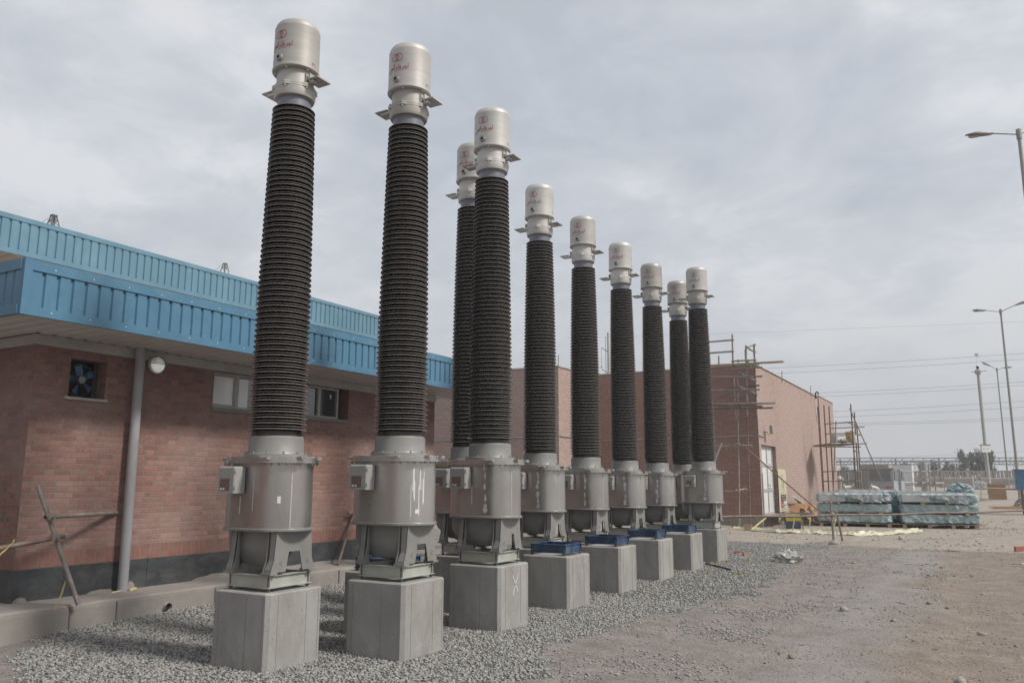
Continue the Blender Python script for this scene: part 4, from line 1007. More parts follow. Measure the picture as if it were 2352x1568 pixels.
t1 = MB(); t1.tube([p0, p1], .026, 10); part('tube', t1, M['rust'], lt_); t1 = MB(); e0 = onx(800, 1179, p0.x-.22); t1.tube([e0, e0+Vector((-.1, .55, 0))], .026, 10); part('stub', t1, M['tube'], lt_)

# ------------------------------------------------------------------ long barrier tube with posts
bz = .81
pA = onz(1640, 1187.6, bz); pB = onz(2352, 1172, bz); dirn = (pB-pA).normalized(); pB2 = pA+dirn*((pB-pA).length*1.25)
post = onz(1916, 1250, 0); brc = onz(1936, 1243, 0)
rl = thing('barrier_rail', 'long rusty tube barrier on two short posts in front of the wrapped stacks', 'barrier', (post.x, post.y, 0))
m_ = MB(); n = 30; m_.tube([pA+(pB2-pA)*i/n+Vector((0, 0, .012*math.sin(i*.9)-.02*math.sin(PI*i/n))) for i in range(n+1)], .030, 10); part('rail', m_, M['rust'], rl)
m_ = MB(); m_.tube([(post.x, post.y, -.05), (post.x-.02, post.y-.02, 1.10)], .032, 10); part('post', m_, M['tube'], rl)
bt_ = at(1921, 1173, 22.1); m_ = MB(); m_.tube([(brc.x, brc.y, -.05), bt_], .030, 10); part('brace', m_, M['woodg'], rl)
m_ = MB(); m_.lathe([(.16, -.02), (.15, .05), (.10, .09), (.04, .13), (.001, .13)], 9, (post.x, post.y, 0)); part('footing', m_, M['slab'], rl)
coupler(rl, (post.x, post.y, bz), .06)
for i_, (px, L_, dx) in enumerate(((1674, .34, .2), (1704, .12, 0), (1740, .10, .02), (1760, .38, -.9), (1792, .18, -.05), (1826, .42, -.18), (1840, .40, .1), (1863, .34, -.15), (1921, .35, -.2))):
    p = onz(px, 1186, bz); d_ = Vector((dirn.x, dirn.y, 0))
    L_ *= .8; dx *= .55; pts = [p+Vector((0, -.03, .04)), p+Vector((0, -.035, -.03)), p+d_*dx*.4+Vector((0, -.04, -L_*.45)), p+d_*dx+Vector((0, -.03, -L_))]
    tie('tape', pts, .03 if L_ > .2 else .05, ['yellow tape strip hanging from the barrier rail next to the last plinth', 'small yellow tape knot second along the barrier rail', 'small yellow tape knot at the brick hall corner', 'long yellow tape slanting left below the rail toward the scaffold feet', 'short yellow tape tag before the drum',
        'broad yellow tape flap left of the drum middle', 'yellow tape strip hanging over the drum', 'yellow tape strip between drum and first stack', 'yellow tape wound round the slanting brace post'][i_])

# ------------------------------------------------------------------ wrapped bundles on pallets
def rrect(w_, h, r, n=7):
    P = []
    for cx_, cy_, a0 in ((w_/2-r, r, -90), (w_/2-r, h-r, 0), (-w_/2+r, h-r, 90), (-w_/2+r, r, 180)):
        for i in range(n): a = math.radians(a0+90*i/(n-1)); P.append((cx_+r*math.cos(a), cy_+r*math.sin(a)))
    # extra points along the long sides
    Q = []
    for i, p in enumerate(P):
        q = P[(i+1) % len(P)]; Q.append(p)
        if math.hypot(p[0]-q[0], p[1]-q[1]) > .2:
            for k in (1, 2, 3): Q.append((p[0]+(q[0]-p[0])*k/4, p[1]+(q[1]-p[1])*k/4))
    return Q
def bundle(mb, org, ang, L_, D_, z0, h, seed, amp=.03):
    cx_, sx_ = math.cos(ang), math.sin(ang); sec = rrect(D_, h, .07); loops = []; n = 42
    for i in range(n+1):
        t_ = i/n; e_ = min(t_, 1-t_)*L_; k = 1 if e_ > .12 else (.62+.38*math.sqrt(max(0, 1-(1-e_/.12)**2)))
        lp = []
        for (u, v) in sec:
            l = t_*L_; uu = u*k; vv = h/2+(v-h/2)*k
            nn = mnoise.fractal(Vector((l*2.2+seed*9, u*4, v*6+seed)), .8, 2.2, 4)
            fold = abs(mnoise.noise(Vector((l*5+v*9, u*2, seed*3.3))))
            d = amp*nn+amp*.9*fold; m = math.hypot(uu, vv-h/2)+1e-6
            uu += uu/m*d; vv += (vv-h/2)/m*d*.6
            X = org[0]+cx_*l-sx_*(uu+D_/2); Y = org[1]+sx_*l+cx_*(uu+D_/2); lp.append((X, Y, z0+vv))
        loops.append(lp)
    mb.loft(loops, True, True, True)
def loc_box(mb, org, ang, l0, l1, d0, d1, z0, z1):
    cx_, sx_ = math.cos(ang), math.sin(ang)
    P = lambda l, d, z: (org[0]+cx_*l-sx_*d, org[1]+sx_*l+cx_*d, z)
    mb.add([P(l0, d0, z0), P(l1, d0, z0), P(l1, d1, z0), P(l0, d1, z0), P(l0, d0, z1), P(l1, d0, z1), P(l1, d1, z1), P(l0, d1, z1)], [(0, 3, 2, 1), (4, 5, 6, 7), (0, 1, 5, 4), (1, 2, 6, 5), (2, 3, 7, 6), (3, 0, 4, 7)])
def crumple(mb, c, r, seed, sq=(1, 1, 1), n=22, amp=.55):
    c = Vector(c); loops = []
    for j in range(n+1):
        ph = -PI/2+PI*j/n; lp = []
        for i in range(n*2):
            th = PI*i/n; d = Vector((math.cos(ph)*math.cos(th), math.cos(ph)*math.sin(th), math.sin(ph)))
            k = 1+amp*abs(mnoise.noise(d*2.3+Vector((seed, 0, 0))))*1.6-.25+.14*mnoise.noise(d*7+Vector((0, seed, 0)))
            lp.append((c.x+d.x*r*k*sq[0], c.y+d.y*r*k*sq[1], max(.003, c.z+d.z*r*k*sq[2])))
        loops.append(lp)
    mb.loft(loops, False, False, False)
def stack(org, ang, L_, D_, side, zs, mats, seed, front_txt):
    px = []
    pal = thing('pallet', 'timber pallet under the %s wrapped stack' % front_txt, 'pallet', (org[0], org[1], 0), 'pallets under the wrapped stacks')
    m_ = MB()
    for d0 in (0, .25, .5, .75, 1.0): loc_box(m_, org, ang, -.12, L_+.1, d0*D_*.85, d0*D_*.85+.11, .115, .137)
    part('deck', m_, M['woodg'], pal)
    for l0 in (.05, L_*.33, L_*.62, L_*.9):
        m_ = MB(); loc_box(m_, org, ang, l0, l0+.13, .02, D_*.9, .0, .114); part('bearer', m_, M['wood'], pal)
    names = ['bottom', 'middle', 'top']
    for i, (z0, z1) in enumerate(zs):
        m_ = MB(); bundle(m_, (org[0]+.0, org[1]), ang, L_-random.uniform(0, .06), D_, z0, z1-z0, seed+i*3.7, .066)
        b = thing('wrapped_bundle', '%s bundle of panels wrapped in green film in the %s stack' % (names[i], front_txt), 'bundle', (org[0], org[1], z0), 'film wrapped bundles of panels')
        part('film', m_, M[mats[i]], b)
        if i == 2:
            m_ = MB(); loc_box(m_, org, ang, .08, L_*.37, -.085, .10, z0+.02, z1-.035); pn = part('panel', m_, M['panel'], b)
            if side:
                for q in range(3):
                    for r2 in range(3):
                        m_ = MB(); loc_box(m_, org, ang, .45+q*.2, .56+q*.2, -.088, -.0855, z0+.10+r2*.05, z0+.107+r2*.05); part('slot', m_, M['louvre'], pn)
            m_ = MB(); ca, sa = math.cos(ang), math.sin(ang)      # drape over the panel
            n = 16
            lo = [];
            for k in range(n+1):
                l = L_*.22+k/n*L_*.62; y_ = -.105-.02*abs(math.sin(k*1.3)); zt = z1+.01; zb = max(z0-.03+.02*math.sin(k*1.9), z1-.02-(k/n)*.75*(z1-z0)*1.6 if k < n*.6 else z0-.02+.02*math.sin(k*2.3))
                lo.append([(org[0]+ca*l-sa*(y_+.09), org[1]+sa*l+ca*(y_+.09), zt+.012), (org[0]+ca*l-sa*y_, org[1]+sa*l+ca*y_, zt-.04), (org[0]+ca*l-sa*(y_-.01*math.sin(k)), org[1]+sa*l+ca*(y_-.01*math.sin(k)), zb)])
            for A_, B_ in zip(lo, lo[1:]):
                for j in range(2): m_.add([A_[j], A_[j+1], B_[j+1], B_[j]], [(0, 1, 2, 3)], True)
            part('drape', m_, M['wrapw'], b)
        if i:
            for j_, l0 in enumerate((L_*.26, L_*.56, L_*.8)[i % 2:][:2]):
                m_ = MB(); zl = zs[i-1][1]; loc_box(m_, org, ang, l0, l0+.13, -.045, D_*.6, z0-.075, z0+.012)
                solo('spacer_block', m_, M['wood'], '%s yellow timber spacer under the %s bundle of the %s stack' % (('left', 'right')[j_], names[i], front_txt), 'timber', 'timber spacers between bundles')
    m_ = MB()
    for k in range(5): loc_box(m_, org, ang, .02+.05*k, L_*(.7+.06*k), .1+.17*k, .16+.17*k, zs[-1][1]+.005, zs[-1][1]+.035+.006*k)
    solo('battens', m_, M['panel'], 'loose pale battens lying on top of the %s stack' % front_txt, 'battens', kind='stuff')
ang = math.radians(11)
s1 = onz(1880, 1207.5, 0); s2 = onz(2071, 1211, 0)
ZS3 = [(.17, .49), (.535, .86), (.93, 1.24)]
stack((s1.x, s1.y), ang, 2.72, 1.15, True, ZS3, ['wrap', 'wrap', 'wrapw'], 1, 'left front')
stack((s2.x, s2.y), ang, 2.72, 1.2, False, ZS3, ['wrap', 'wrap', 'wrap'], 11, 'right front')
back = (s1.x-math.sin(ang)*1.4+.75, s1.y+math.cos(ang)*1.4+.1); stack(back, ang, 2.45, 1.1, False, [(.17, .5), (.54, .88), (.95, 1.33)], ['wrapb', 'wrapb', 'wrapw'], 23, 'left rear')
back2 = (s2.x-math.sin(ang)*1.5, s2.y+math.cos(ang)*1.5); stack(back2, ang, 2.6, 1.1, False, [(.17, .5), (.54, .86), (.93, 1.27)], ['wrap', 'wrap', 'wrapw'], 37, 'right rear')
def lump(px, py, d, r, seed, mat, lab, sq=(1, 1, 1)):
    m_ = MB(); crumple(m_, at(px, py, d), r, seed, sq, 22, .38); solo('crumpled_film', m_, M[mat], lab, 'plastic film', 'crumpled loose film on the stacks')
lump(2055, 1163, 30.9, .26, 2.2, 'wrapb', 'dark blue crumpled film bulging between the two stacks', (.8, .8, 1.2))
lump(2058, 1138, 31.2, .22, 3.1, 'wrap', 'light blue crumpled film at the top right corner of the left stack', (1, .8, .9))
lump(2205, 1128, 31.4, .40, 5.4, 'wrap', 'peaked heap of pale blue film on top of the right stack', (1.25, .9, .8))
lump(2238, 1165, 30.9, .22, 7.7, 'wrap', 'turquoise film hanging off the right end of the right stack', (.7, .8, 1.9))
lump(1887, 1141, 31.6, .11, 8.8, 'wrapb', 'dark film end sticking out left of the top left bundle', (.9, .8, 1.2))

# ------------------------------------------------------------------ sheets and small litter on the ground
def sheet(pts, width, mat, name, lab, cat, amp, seed):
    P = [Vector(p) for p in pts]; m_ = MB(); nS = 60; nW = 10; loops = []
    for i in range(nS+1):
        t_ = i/nS*(len(P)-1); k = min(int(t_), len(P)-2); c = P[k].lerp(P[k+1], t_-k); d = (P[k+1]-P[k]).normalized(); s = Vector((-d.y, d.x, 0))
        w_ = width*(.55+.5*abs(mnoise.noise(Vector((i*.13, seed, 0))))+.2*math.sin(PI*i/nS)); lp = []
        for j in range(nW+1):
            q = (j/nW-.5); n_ = abs(mnoise.fractal(Vector((i*.22, j*.5, seed)), .8, 2, 4)); z = .006+amp*n_*(1-(2*q)**2*.8)*2.0
            p = c+s*(q*w_*2)+d*(.06*mnoise.noise(Vector((j, i*.3, seed)))); lp.append((p.x, p.y, gh(p.x, p.y)+z))
        loops.append(lp)
    for A_, B_ in zip(loops, loops[1:]):
        for j in range(nW): m_.add([A_[j], A_[j+1], B_[j+1], B_[j]], [(0, 3, 2, 1)], True)
    return solo(name, m_, M[mat], lab, cat)
sheet([onz(1690, 1213), onz(1780, 1221), onz(1850, 1222), onz(1925, 1226), onz(1960, 1228), onz(2030, 1226), onz(2105, 1220)], .42, 'paleY', 'plastic_sheet', 'long pale yellow plastic sheet crumpled along the dirt road', 'plastic sheet', .10, 2.2)
sheet([onz(2130, 1207), onz(2170, 1209), onz(2215, 1210)], .3, 'clear', 'plastic_sheet', 'clear plastic scrap in front of the right pallet', 'plastic sheet', .07, 5.2)
m_ = MB(); c = onz(1808, 1290); crumple(m_, (c.x, c.y, .06), .19, 4.4, (1.3, 1.1, .85), 16, .7); solo('plastic_bag', m_, M['clear'], 'crumpled clear plastic bag lying on the edge of the gravel', 'plastic bag')
def tinybox(px, py, s, mat, name, lab, cat, grp=None, rot=.4, h=.6):
    p = onz(px, py); m_ = MB(); z = gh(p.x, p.y); loc_box(m_, (p.x, p.y), rot, -s, s, -s*.5, s*.5, z-.01, z+s*h*2); return solo(name, m_, M[mat], lab, cat, grp)
M['redbrick'] = plain('brick_bit', (.40, .15, .11), .85, 0, .2, 20)
tinybox(1692, 1271, .06, 'redbrick', 'broken_brick', 'left of two red brick pieces on the gravel near the last plinth', 'brick', 'broken red bricks on the ground')
tinybox(1711.5, 1276, .06, 'redbrick', 'broken_brick', 'right of two red brick pieces on the gravel near the last plinth', 'brick', 'broken red bricks on the ground', 1.0)
tinybox(2341, 1264, .10, 'redbrick', 'broken_brick', 'red brick block lying at the far right edge of the yard', 'brick', 'broken red bricks on the ground', .5)
tinybox(1719, 1217, .13, 'wood', 'wood_block', 'small yellow timber block by the scaffold foot', 'timber', None, .1, .75)
for (x0, y0_, x1_, y1_, r, mt, nm, lab) in ((1621, 1296.3, 1677.6, 1311, .016, 'dark', 'metal_rod', 'thin dark rod lying on the gravel by the farthest plinths'), (2170, 1267, 2207, 1268.7, .012, 'woodg', 'stick', 'thin stick on the brown earth, the farther of two'),
                                     (2078, 1298, 2118, 1300.4, .010, 'panel', 'stick', 'pale thin stick on the dirt, the nearer of two'), (2305, 1199, 2330, 1193, .02, 'woodg', 'stick', 'dark stick on the road near the blue cabinet')):
    a_, b_ = onz(x0, y0_), onz(x1_, y1_); a_.z = gh(a_.x, a_.y)+r+.012; b_.z = gh(b_.x, b_.y)+r+.012; m_ = MB(); m_.tube([a_, b_], r, 8); solo(nm, m_, M[mt], lab, nm.replace('_', ' '))
for i, (px, py) in enumerate(((1655, 1291), (1628, 1292), (1680, 1321))):
    p = onz(px, py); z = gh(p.x, p.y)+.03; strp = [p+Vector((.05*k, .015*(-1)**k, z)) for k in range(5)]
    m_ = MB(); strip(m_, strp, .03); solo('tape', m_, M['tape'], ['yellow tape scrap on gravel near the rod tip', 'yellow tape scrap at the foot of the farthest plinths', 'faint yellow tape scrap nearest the camera on the gravel'][i], 'tape', 'yellow tape scraps on the gravel')
# litter on the road and rubble patches (uncountable)
Pr, Sr = scatter(9000, -7.5, 9, 23.6, 46, lambda x, y: (.75 if visible(x, y) else 0)*sstep(-.15, .5, fbm(x, y, .5, 3, 7.)+.1), .012, .05, 2.2)
stones(Pr, Sr, 'octa', .6, name='road_stones', mat='rubble', label='stones and rubble scattered over the far dirt road', cat='stones', kind='stuff')

# ------------------------------------------------------------------ scaffold at the hall corner
def S2(x, y): return ((2700+x/3.484)*.5742, (1250+y/3.484)*.5742)
def S1(x, y): return ((2750+x/3.136)*.5742, (1680+y/3.136)*.5742)
sca = thing('scaffold', 'tube scaffold with planks standing against the corner of the brick hall', 'scaffold', (-7.5, 30.4, 0))
def t_at(fn, a_, b_, Y, r=.034, mat='tube', name='ledger', ext=0, Y2=None):
    p, q = ony(*fn(*a_), Y), ony(*fn(*b_), Y if Y2 is None else Y2)
    if ext: p = p+(p-q).normalized()*ext
    m_ = MB(); m_.tube([p, q], r, 8); part(name, m_, M[mat], sca); return p, q
YS = 30.35
m_ = MB(); m_.tube([(-7.765, YS, 0), (-7.64, YS, 3.95), (-7.57, YS, 5.70)], .028, 8); part('upright', m_, M['tube'], sca)
m_ = MB(); m_.tube([(-7.49, YS+.5, 0), (-7.42, YS+.5, 4.35)], .028, 8); part('upright', m_, M['rust'], sca)
t_at(S2, (797, 302), (810, 790), YS, name='upright'); t_at(S2, (988, 455), (1010, 1450), YS, name='upright'); t_at(S2, (1100, 440), (1140, 1510), YS+.5, mat='rust', name='upright')
t_at(S2, (818, 900), (835, 1245), YS+.7, name='upright', r=.022); t_at(S2, (838, 1335), (848, 1495), YS+.2, name='upright', r=.022); t_at(S2, (610, 605), (612, 755), YS+1.2, name='upright'); t_at(S2, (880, 650), (880, 735), YS+1.2, name='upright', r=.022)
t_at(S2, (975, 515), (982, 660), YS+.4, name='upright', r=.022)
for a_, b_, dy, mt in (((455, 410), (820, 380), -.03, 'tube'), ((470, 565), (820, 538), -.03, 'tube'), ((790, 677), (1130, 660), -.06, 'tube'), ((790, 777), (1210, 762), -.05, 'tube'), ((490, 900), (1218, 888), -.05, 'tube'),
                   ((680, 1050), (1180, 1012), .5, 'rust'), ((505, 1085), (1183, 1073), -.05, 'tube'), ((760, 1165), (1150, 1150), .5, 'tube'), ((530, 1300), (1220, 1305), -.06, 'tube'), ((530, 1342), (1368, 1326), .05, 'rust')):
    t_at(S2, a_, b_, YS+dy, mat=mt, ext=1.5 if a_[0] < 540 else 0)
for a_, b_ in (((1010, 480), (1100, 450)), ((1010, 490), (1100, 545)), ((1000, 680), (1120, 745)), ((1030, 910), (1120, 945)), ((1040, 1090), (1130, 1130)), ((900, 843), (990, 885)), ((880, 1025), (985, 1070)), ((590, 1255), (690, 1300)), ((945, 1258), (1000, 1275)), ((1120, 690), (1165, 720))):
    t_at(S2, a_, b_, YS-.1, name='transom', Y2=YS+.45)
t_at(S1, (340, 325), (810, 318), YS, ext=1.2); t_at(S1, (425, 890), (640, 897), YS, ext=1.2); t_at(S1, (600, 880), (735, 862), YS-.1, name='transom', Y2=YS+.5); t_at(S1, (600, 293), (720, 320), YS-.1, name='transom', Y2=YS+.5)
for (x0, y0_, x1_, y1_, dy, th, mt) in ((455, 735, 1505, 678, -.12, .05, 'wood'), (520, 1268, 1400, 1258, -.2, .06, 'woodg'), (1060, 1250, 1400, 1266, -.25, .03, 'panel'), (725, 752, 1050, 735, .35, .04, 'woodg')):
    p, q = ony(*S2(x0, y0_), YS+dy), ony(*S2(x1_, y1_), YS+dy); m_ = MB(); L_ = (q-p)
    if x0 < 540: p = p-L_.normalized()*1.5
    m_.loft([[(v.x, v.y+dd, v.z+zz2) for dd, zz2 in ((0, -th/2), (.22, -th/2), (.22, th/2), (0, th/2))] for v in (p, q)], True, True); part('plank', m_, M[mt], sca)
for pt in ((800, 380), (805, 538), (803, 675), (805, 777), (990, 885), (1000, 1075), (1120, 945), (1110, 545), (1115, 660), (1125, 1130), (690, 1300), (872, 1305), (1000, 1270), (1108, 450), (1120, 740)):
    coupler(sca, ony(*S2(*pt), YS-.04), .04)
for pt in ((635, 297), (645, 895), (735, 870)): coupler(sca, ony(*S1(*pt), YS-.04), .045)
e_ = at(1886, 1178, 30.5); s_ = ony(*S1(665, 290), YS-.1); m_ = MB(); m_.tube([s_, e_+(e_-s_).normalized()*.6], .026, 8); part('brace', m_, M['rust'], sca)
m_ = MB(); m_.tube([at(*S1(330, 530), 24), at(*S1(425, 285), 24)], .036, 10); lnp = at(*S1(330, 530), 24)
m_.tube([Vector((lnp.x-.55, lnp.y-.2, 0)), lnp], .036, 10); solo('leaning_tube', m_, M['conc'], 'pale tube leaning up just right of the last column', 'tube')

# low trestle and rubbish beside the door
tr_ = thing('steel_trestle', 'low rusty steel trestle along the foot of the hall wall', 'trestle', (-6.5, 33, 0))
for yy in (31.7, 33.0, 34.3, 35.6):
    for xx in (-6.95, -6.15):
        m_ = MB(); m_.box((xx, yy, 0), (xx+.06, yy+.06, .32)); part('leg', m_, M['rust'], tr_)
for xx in (-6.98, -6.16):
    m_ = MB(); m_.box((xx, 31.6, .321), (xx+.07, 36.2, .385)); part('rail', m_, M['rust'], tr_)
m_ = MB(); [m_.box((-6.95, 31.7+.5*i, .386), (-6.1, 31.78+.5*i, .42)) for i in range(9)]; part('slats', m_, M['woodg'], tr_)
m_ = MB(); m_.box((-7.35, 31.5, .36), (-6.75, 34.6, .405)); solo('door_step', m_, M['slab'], 'thin grey slab step under the white hall door', 'step')
m_ = MB(); random.seed(12)
for i in range(16):
    y = 33.2+.05*i+random.random()*.3; L_ = random.uniform(1.8, 3.0); x = -6.9+.08*i; z = .02+.028*(i % 6); loc_box(m_, (x, y), .55+random.uniform(-.12, .12), 0, L_, 0, .05, z, z+.02)
solo('scrap_metal', m_, M['tube'], 'heap of thin steel lengths on the ground left of the stacks', 'scrap', kind='stuff')
bp = at(1826, 1199, 29.2); m_ = MB(); z0 = 0; loc_box(m_, (bp.x-.27, bp.y-.2), .25, 0, .50, 0, .4, 0, .27); dr_ = thing('tin_drum', 'square drum, yellow above and navy below, under the barrier tube', 'drum', (bp.x, bp.y, 0)); part('lower_body', m_, M['navy'], dr_)
m_ = MB(); loc_box(m_, (bp.x-.275, bp.y-.205), .25, 0, .51, 0, .41, .271, .5); part('upper_body', m_, M['yellow'], dr_)
a_ = onx(*S1(1312, 940), -6.9); b_ = onz(*S1(1560, 1185), .1); m_ = MB(); s_ = Vector((.10, .12, .03))
m_.loft([[a_, a_+Vector((.02, .1, .01)), a_+Vector((.04, .12, -.09)), a_+Vector((.03, 0, -.10))], [b_, b_+s_*3, b_+s_*3+Vector((.05, .0, -.14)), b_+Vector((0, 0, -.15))]], True, True); solo('concrete_slab', m_, M['conc'], 'broken grey slab leaning on the hall wall left of the stacks', 'slab')
m_ = MB(); a_ = onx(*S1(1400, 1085), -6.95); loc_box(m_, (a_.x-.2, a_.y-1.0), 1.2, 0, 1.8, 0, .03, .05, .75); solo('plywood_sheet', m_, M['crate'], 'brown plywood sheet propped behind the leaning slab', 'plywood')
m_ = MB(); c = onx(*S1(1500, 1130), -6.6); crumple(m_, (c.x, c.y+.4, .1), .8, 9.1, (1, 1.2, .6), 16, .5); solo('sand_heap', m_, plain('sand', (.36, .25, .17), .95, 0, .2, 6, bump=.5), 'small heap of orange sand behind the leaning slab', 'sand heap')
# printed banner on the wall
BX_ = -7.10; bn = thing('banner', 'faded cream banner with black and red printed panels beside the white door', 'banner', (BX_, 35.0, .46))
m_ = MB(); cols_ = 10
for i in range(cols_):
    ya, yb = 34.22+1.5*i/cols_, 34.22+1.5*(i+1)/cols_; xa, xb = BX_+.03*math.sin(i*1.3), BX_+.03*math.sin((i+1)*1.3); m_.add([(xa, ya, .46), (xb, yb, .46), (xb, yb, 2.22-.05*math.sin(i*.9)**2), (xa, ya, 2.22-.05*math.sin((i-1)*.9)**2)], [(0, 1, 2, 3)], True)
part('cloth', m_, M['banner'], bn)
def bpanel(ya, yb, za, zb, mat, name): m_ = MB(); m_.box((BX_+.034, ya, za), (BX_+.037, yb, zb)); return part(name, m_, M[mat], bn)
bpanel(34.45, 35.45, .90, 1.16, 'ink', 'black_panel'); bpanel(34.45, 34.93, .66, .86, 'bred', 'red_panel'); bpanel(34.97, 35.45, .66, .86, 'white', 'white_panel')
def scribble(y0_, y1_, z, h, mat, seed, X, name='lettering', par=None, w_=.02):
    r_ = random.Random(seed); m_ = MB(); y = y0_; pts = []
    def f(u, v): return (X, u, v)
    while y < y1_:
        L_ = r_.uniform(.08, .16); pts = [(y+L_, z+h*r_.random()), (y+L_, z), (y+L_*.5, z+h*.1), (y+L_*.4, z+h*.7*r_.random()), (y, z-h*.3*r_.random())]; m_.ribbon(pts, w_, f); y += L_+.04
    part(name, m_, M[mat], par)
scribble(34.52, 35.35, 1.08, .05, 'white', 1, BX_+.039, par=bn); scribble(34.52, 35.35, .95, .05, 'white', 2, BX_+.039, par=bn); scribble(34.5, 34.85, .74, .06, 'white', 3, BX_+.039, par=bn, w_=.03); scribble(35.0, 35.38, .72, .07, 'ink', 4, BX_+.039, par=bn, w_=.03); scribble(34.5, 35.4, .56, .03, 'ink', 5, BX_+.037, par=bn, w_=.012)
m_ = MB(); 
def fb_(u, v): return (BX_+.037, u, v)
m_.ribbon([(35.0, 1.98), (34.85, 1.85), (34.95, 1.7), (35.15, 1.62), (35.02, 1.5), (35.12, 1.38), (35.1, 1.25)], .022, fb_); m_.ribbon([(34.85, 1.65), (34.98, 1.5), (34.9, 1.42)], .018, fb_); part('brush_strokes', m_, M['ink'], bn)

# ------------------------------------------------------------------ second scaffold
def S5(x, y): return ((3250+x/2.851)*.5742, (1600+y/2.851)*.5742)
b_ = at(*S5(300, 980), 39.5); sc2 = thing('scaffold', 'smaller scaffold tower with a plank platform at the far end of the hall', 'scaffold', (b_.x, b_.y, 0))
def t5(a_, b_, d, d2=None, name='ledger', mat='rust', r=.028, ground=False):
    p, q = at(*S5(*a_), d), at(*S5(*b_), d2 or d)
    if ground: q = Vector((q.x, q.y, 0))
    m_ = MB(); m_.tube([p, q], r, 7); part(name, m_, M[mat], sc2)
for a_, e_, d in (((130, 58), (185, 1040), 38.5), ((187, 68), (235, 1000), 40.5), ((435, 45), (500, 1000), 38.5), ((477, 135), (525, 1000), 39.6), ((505, 290), (560, 1000), 40.5)): t5(a_, e_, d, name='upright', ground=True, r=.032)
t5((268, 240), (205, 1020), 38.0, name='brace', mat='tube', ground=True); t5((322, 680), (345, 1000), 38.2, name='upright', mat='tube', ground=True); t5((425, 95), (828, 1010), 38.3, name='brace', mat='tube')
for a_, e_, d in (((130, 270), (468, 247), 38.4), ((195, 320), (592, 303), 40.4), ((140, 383), (470, 377), 38.4), ((205, 405), (555, 395), 40.4), ((160, 512), (622, 493), 40.4), ((125, 530), (550, 532), 38.4), ((125, 815), (625, 793), 38.4), ((125, 922), (605, 915), 38.4)): t5(a_, e_, d)
for a_, e_ in (((410, 255), (515, 297)), ((430, 352), (520, 378)), ((450, 490), (525, 505)), ((485, 580), (540, 588)), ((480, 665), (540, 672)), ((475, 808), (560, 815)), ((490, 915), (565, 935)), ((150, 500), (215, 490))): t5(a_, e_, 38.3, 40.6, name='transom')
m_ = MB(); p, q = at(*S5(165, 505), 38.5), at(*S5(480, 500), 38.5); m_.loft([[v+Vector((0, 0, -.03)), v+Vector((-.9, 1.6, -.03)), v+Vector((-.9, 1.6, .04)), v+Vector((0, 0, .04))] for v in (p, q)], True, True); part('platform', m_, M['rust'], sc2)
def pot(px, py, d, r, h, mat, lab, cat, name):
    c = at(*S5(px, py), d); m_ = MB(); m_.lathe([(r*.85, 0), (r, h*.98), (r*.97, h)], 18, c); solo(name, m_, M[mat], lab, cat)
pot(428, 482, 39.4, .20, .52, 'yellow', 'rusty yellow drum on the far scaffold platform', 'drum', 'drum'); pot(474, 484, 39.0, .15, .36, 'panel', 'white bucket on the far scaffold platform right of the drum', 'bucket', 'bucket'); pot(250, 484, 39.9, .18, .4, 'panel', 'pale bucket at the left end of the far platform', 'bucket', 'bucket')
m_ = MB(); crumple(m_, at(*S5(344, 466), 39.2), .22, 6.6, (1.2, 1, .5), 14, .4); solo('sack', m_, M['clear'], 'white sack lying on the far scaffold platform', 'sack')

# ------------------------------------------------------------------ plant and containers behind the stacks
def unit(name, lab, cat, px0, px1, pside, ytop, Y, mat, zb=.0, group=None):
    x0 = ony(px0, 1110, Y).x; x1 = ony(px1, 1110, Y).x; zt = ony(px1, ytop, Y).z; y1 = onx(pside, 1110, x1).y if pside else Y+3
    r = thing(name, lab, cat, ((x0+x1)/2, Y, zb), group); m_ = MB(); m_.box((x0, Y, zb), (x1, y1, zt)); part('body', m_, M[mat], r)
    return r, x0, x1, y1, zt
Y = 50
u1, x0, x1, y1, zt = unit('cooling_unit', 'pale grey louvred cabinet unit with a red tag behind the left stack', 'cabinet', 1994, 2053, 2065, 1076, Y, 'cabinet', 0, 'louvred cabinets behind the stacks')
def louv(par, xa, xb, za, zb, Y, n=9):
    m_ = MB(); m_.box((xa, Y-.012, za), (xb, Y-.002, zb)); lv_ = part('louvre', m_, M['louvre'], par); m_ = MB()
    for i in range(n):
        z = za+(zb-za)*i/n; m_.add([(xa, Y-.045, z), (xb, Y-.045, z), (xb, Y-.014, z+(zb-za)/n*.55), (xa, Y-.014, z+(zb-za)/n*.55)], [(0, 1, 2, 3)])
    part('slats', m_, M['cabinet'], lv_)
louv(u1, x0+.08, x1-.06, zt-.66, zt-.06, Y)
m_ = MB(); m_.box((x1+.002, Y+.3, zt-.62), (x1+.03, y1-.4, zt-.08)); lv_ = part('louvre', m_, M['louvre'], u1); m_ = MB(); [m_.box((x1+.031, Y+.3, zt-.60+.06*i), (x1+.06, y1-.4, zt-.575+.06*i)) for i in range(9)]; part('slats', m_, M['cabinet'], lv_)
m_ = MB(); m_.box((x0-.05, Y-.05, zt+.001), (x1+.05, y1+.05, zt+.05)); part('roof', m_, M['boxg'], u1)
m_ = MB(); tx = ony(2041, 1120, Y).x; tz = ony(2041, 1119, Y).z; m_.box((tx-.16, Y-.02, tz-.05), (tx+.16, Y-.004, tz+.05)); part('tag', m_, M['bred'], u1)
u2, a0, a1, b1_, zt2 = unit('cooling_unit', 'second louvred grey cabinet just behind and right of the first', 'cabinet', 2060, 2070, 2078, 1077.5, 53, 'cabinet', 0, 'louvred cabinets behind the stacks')
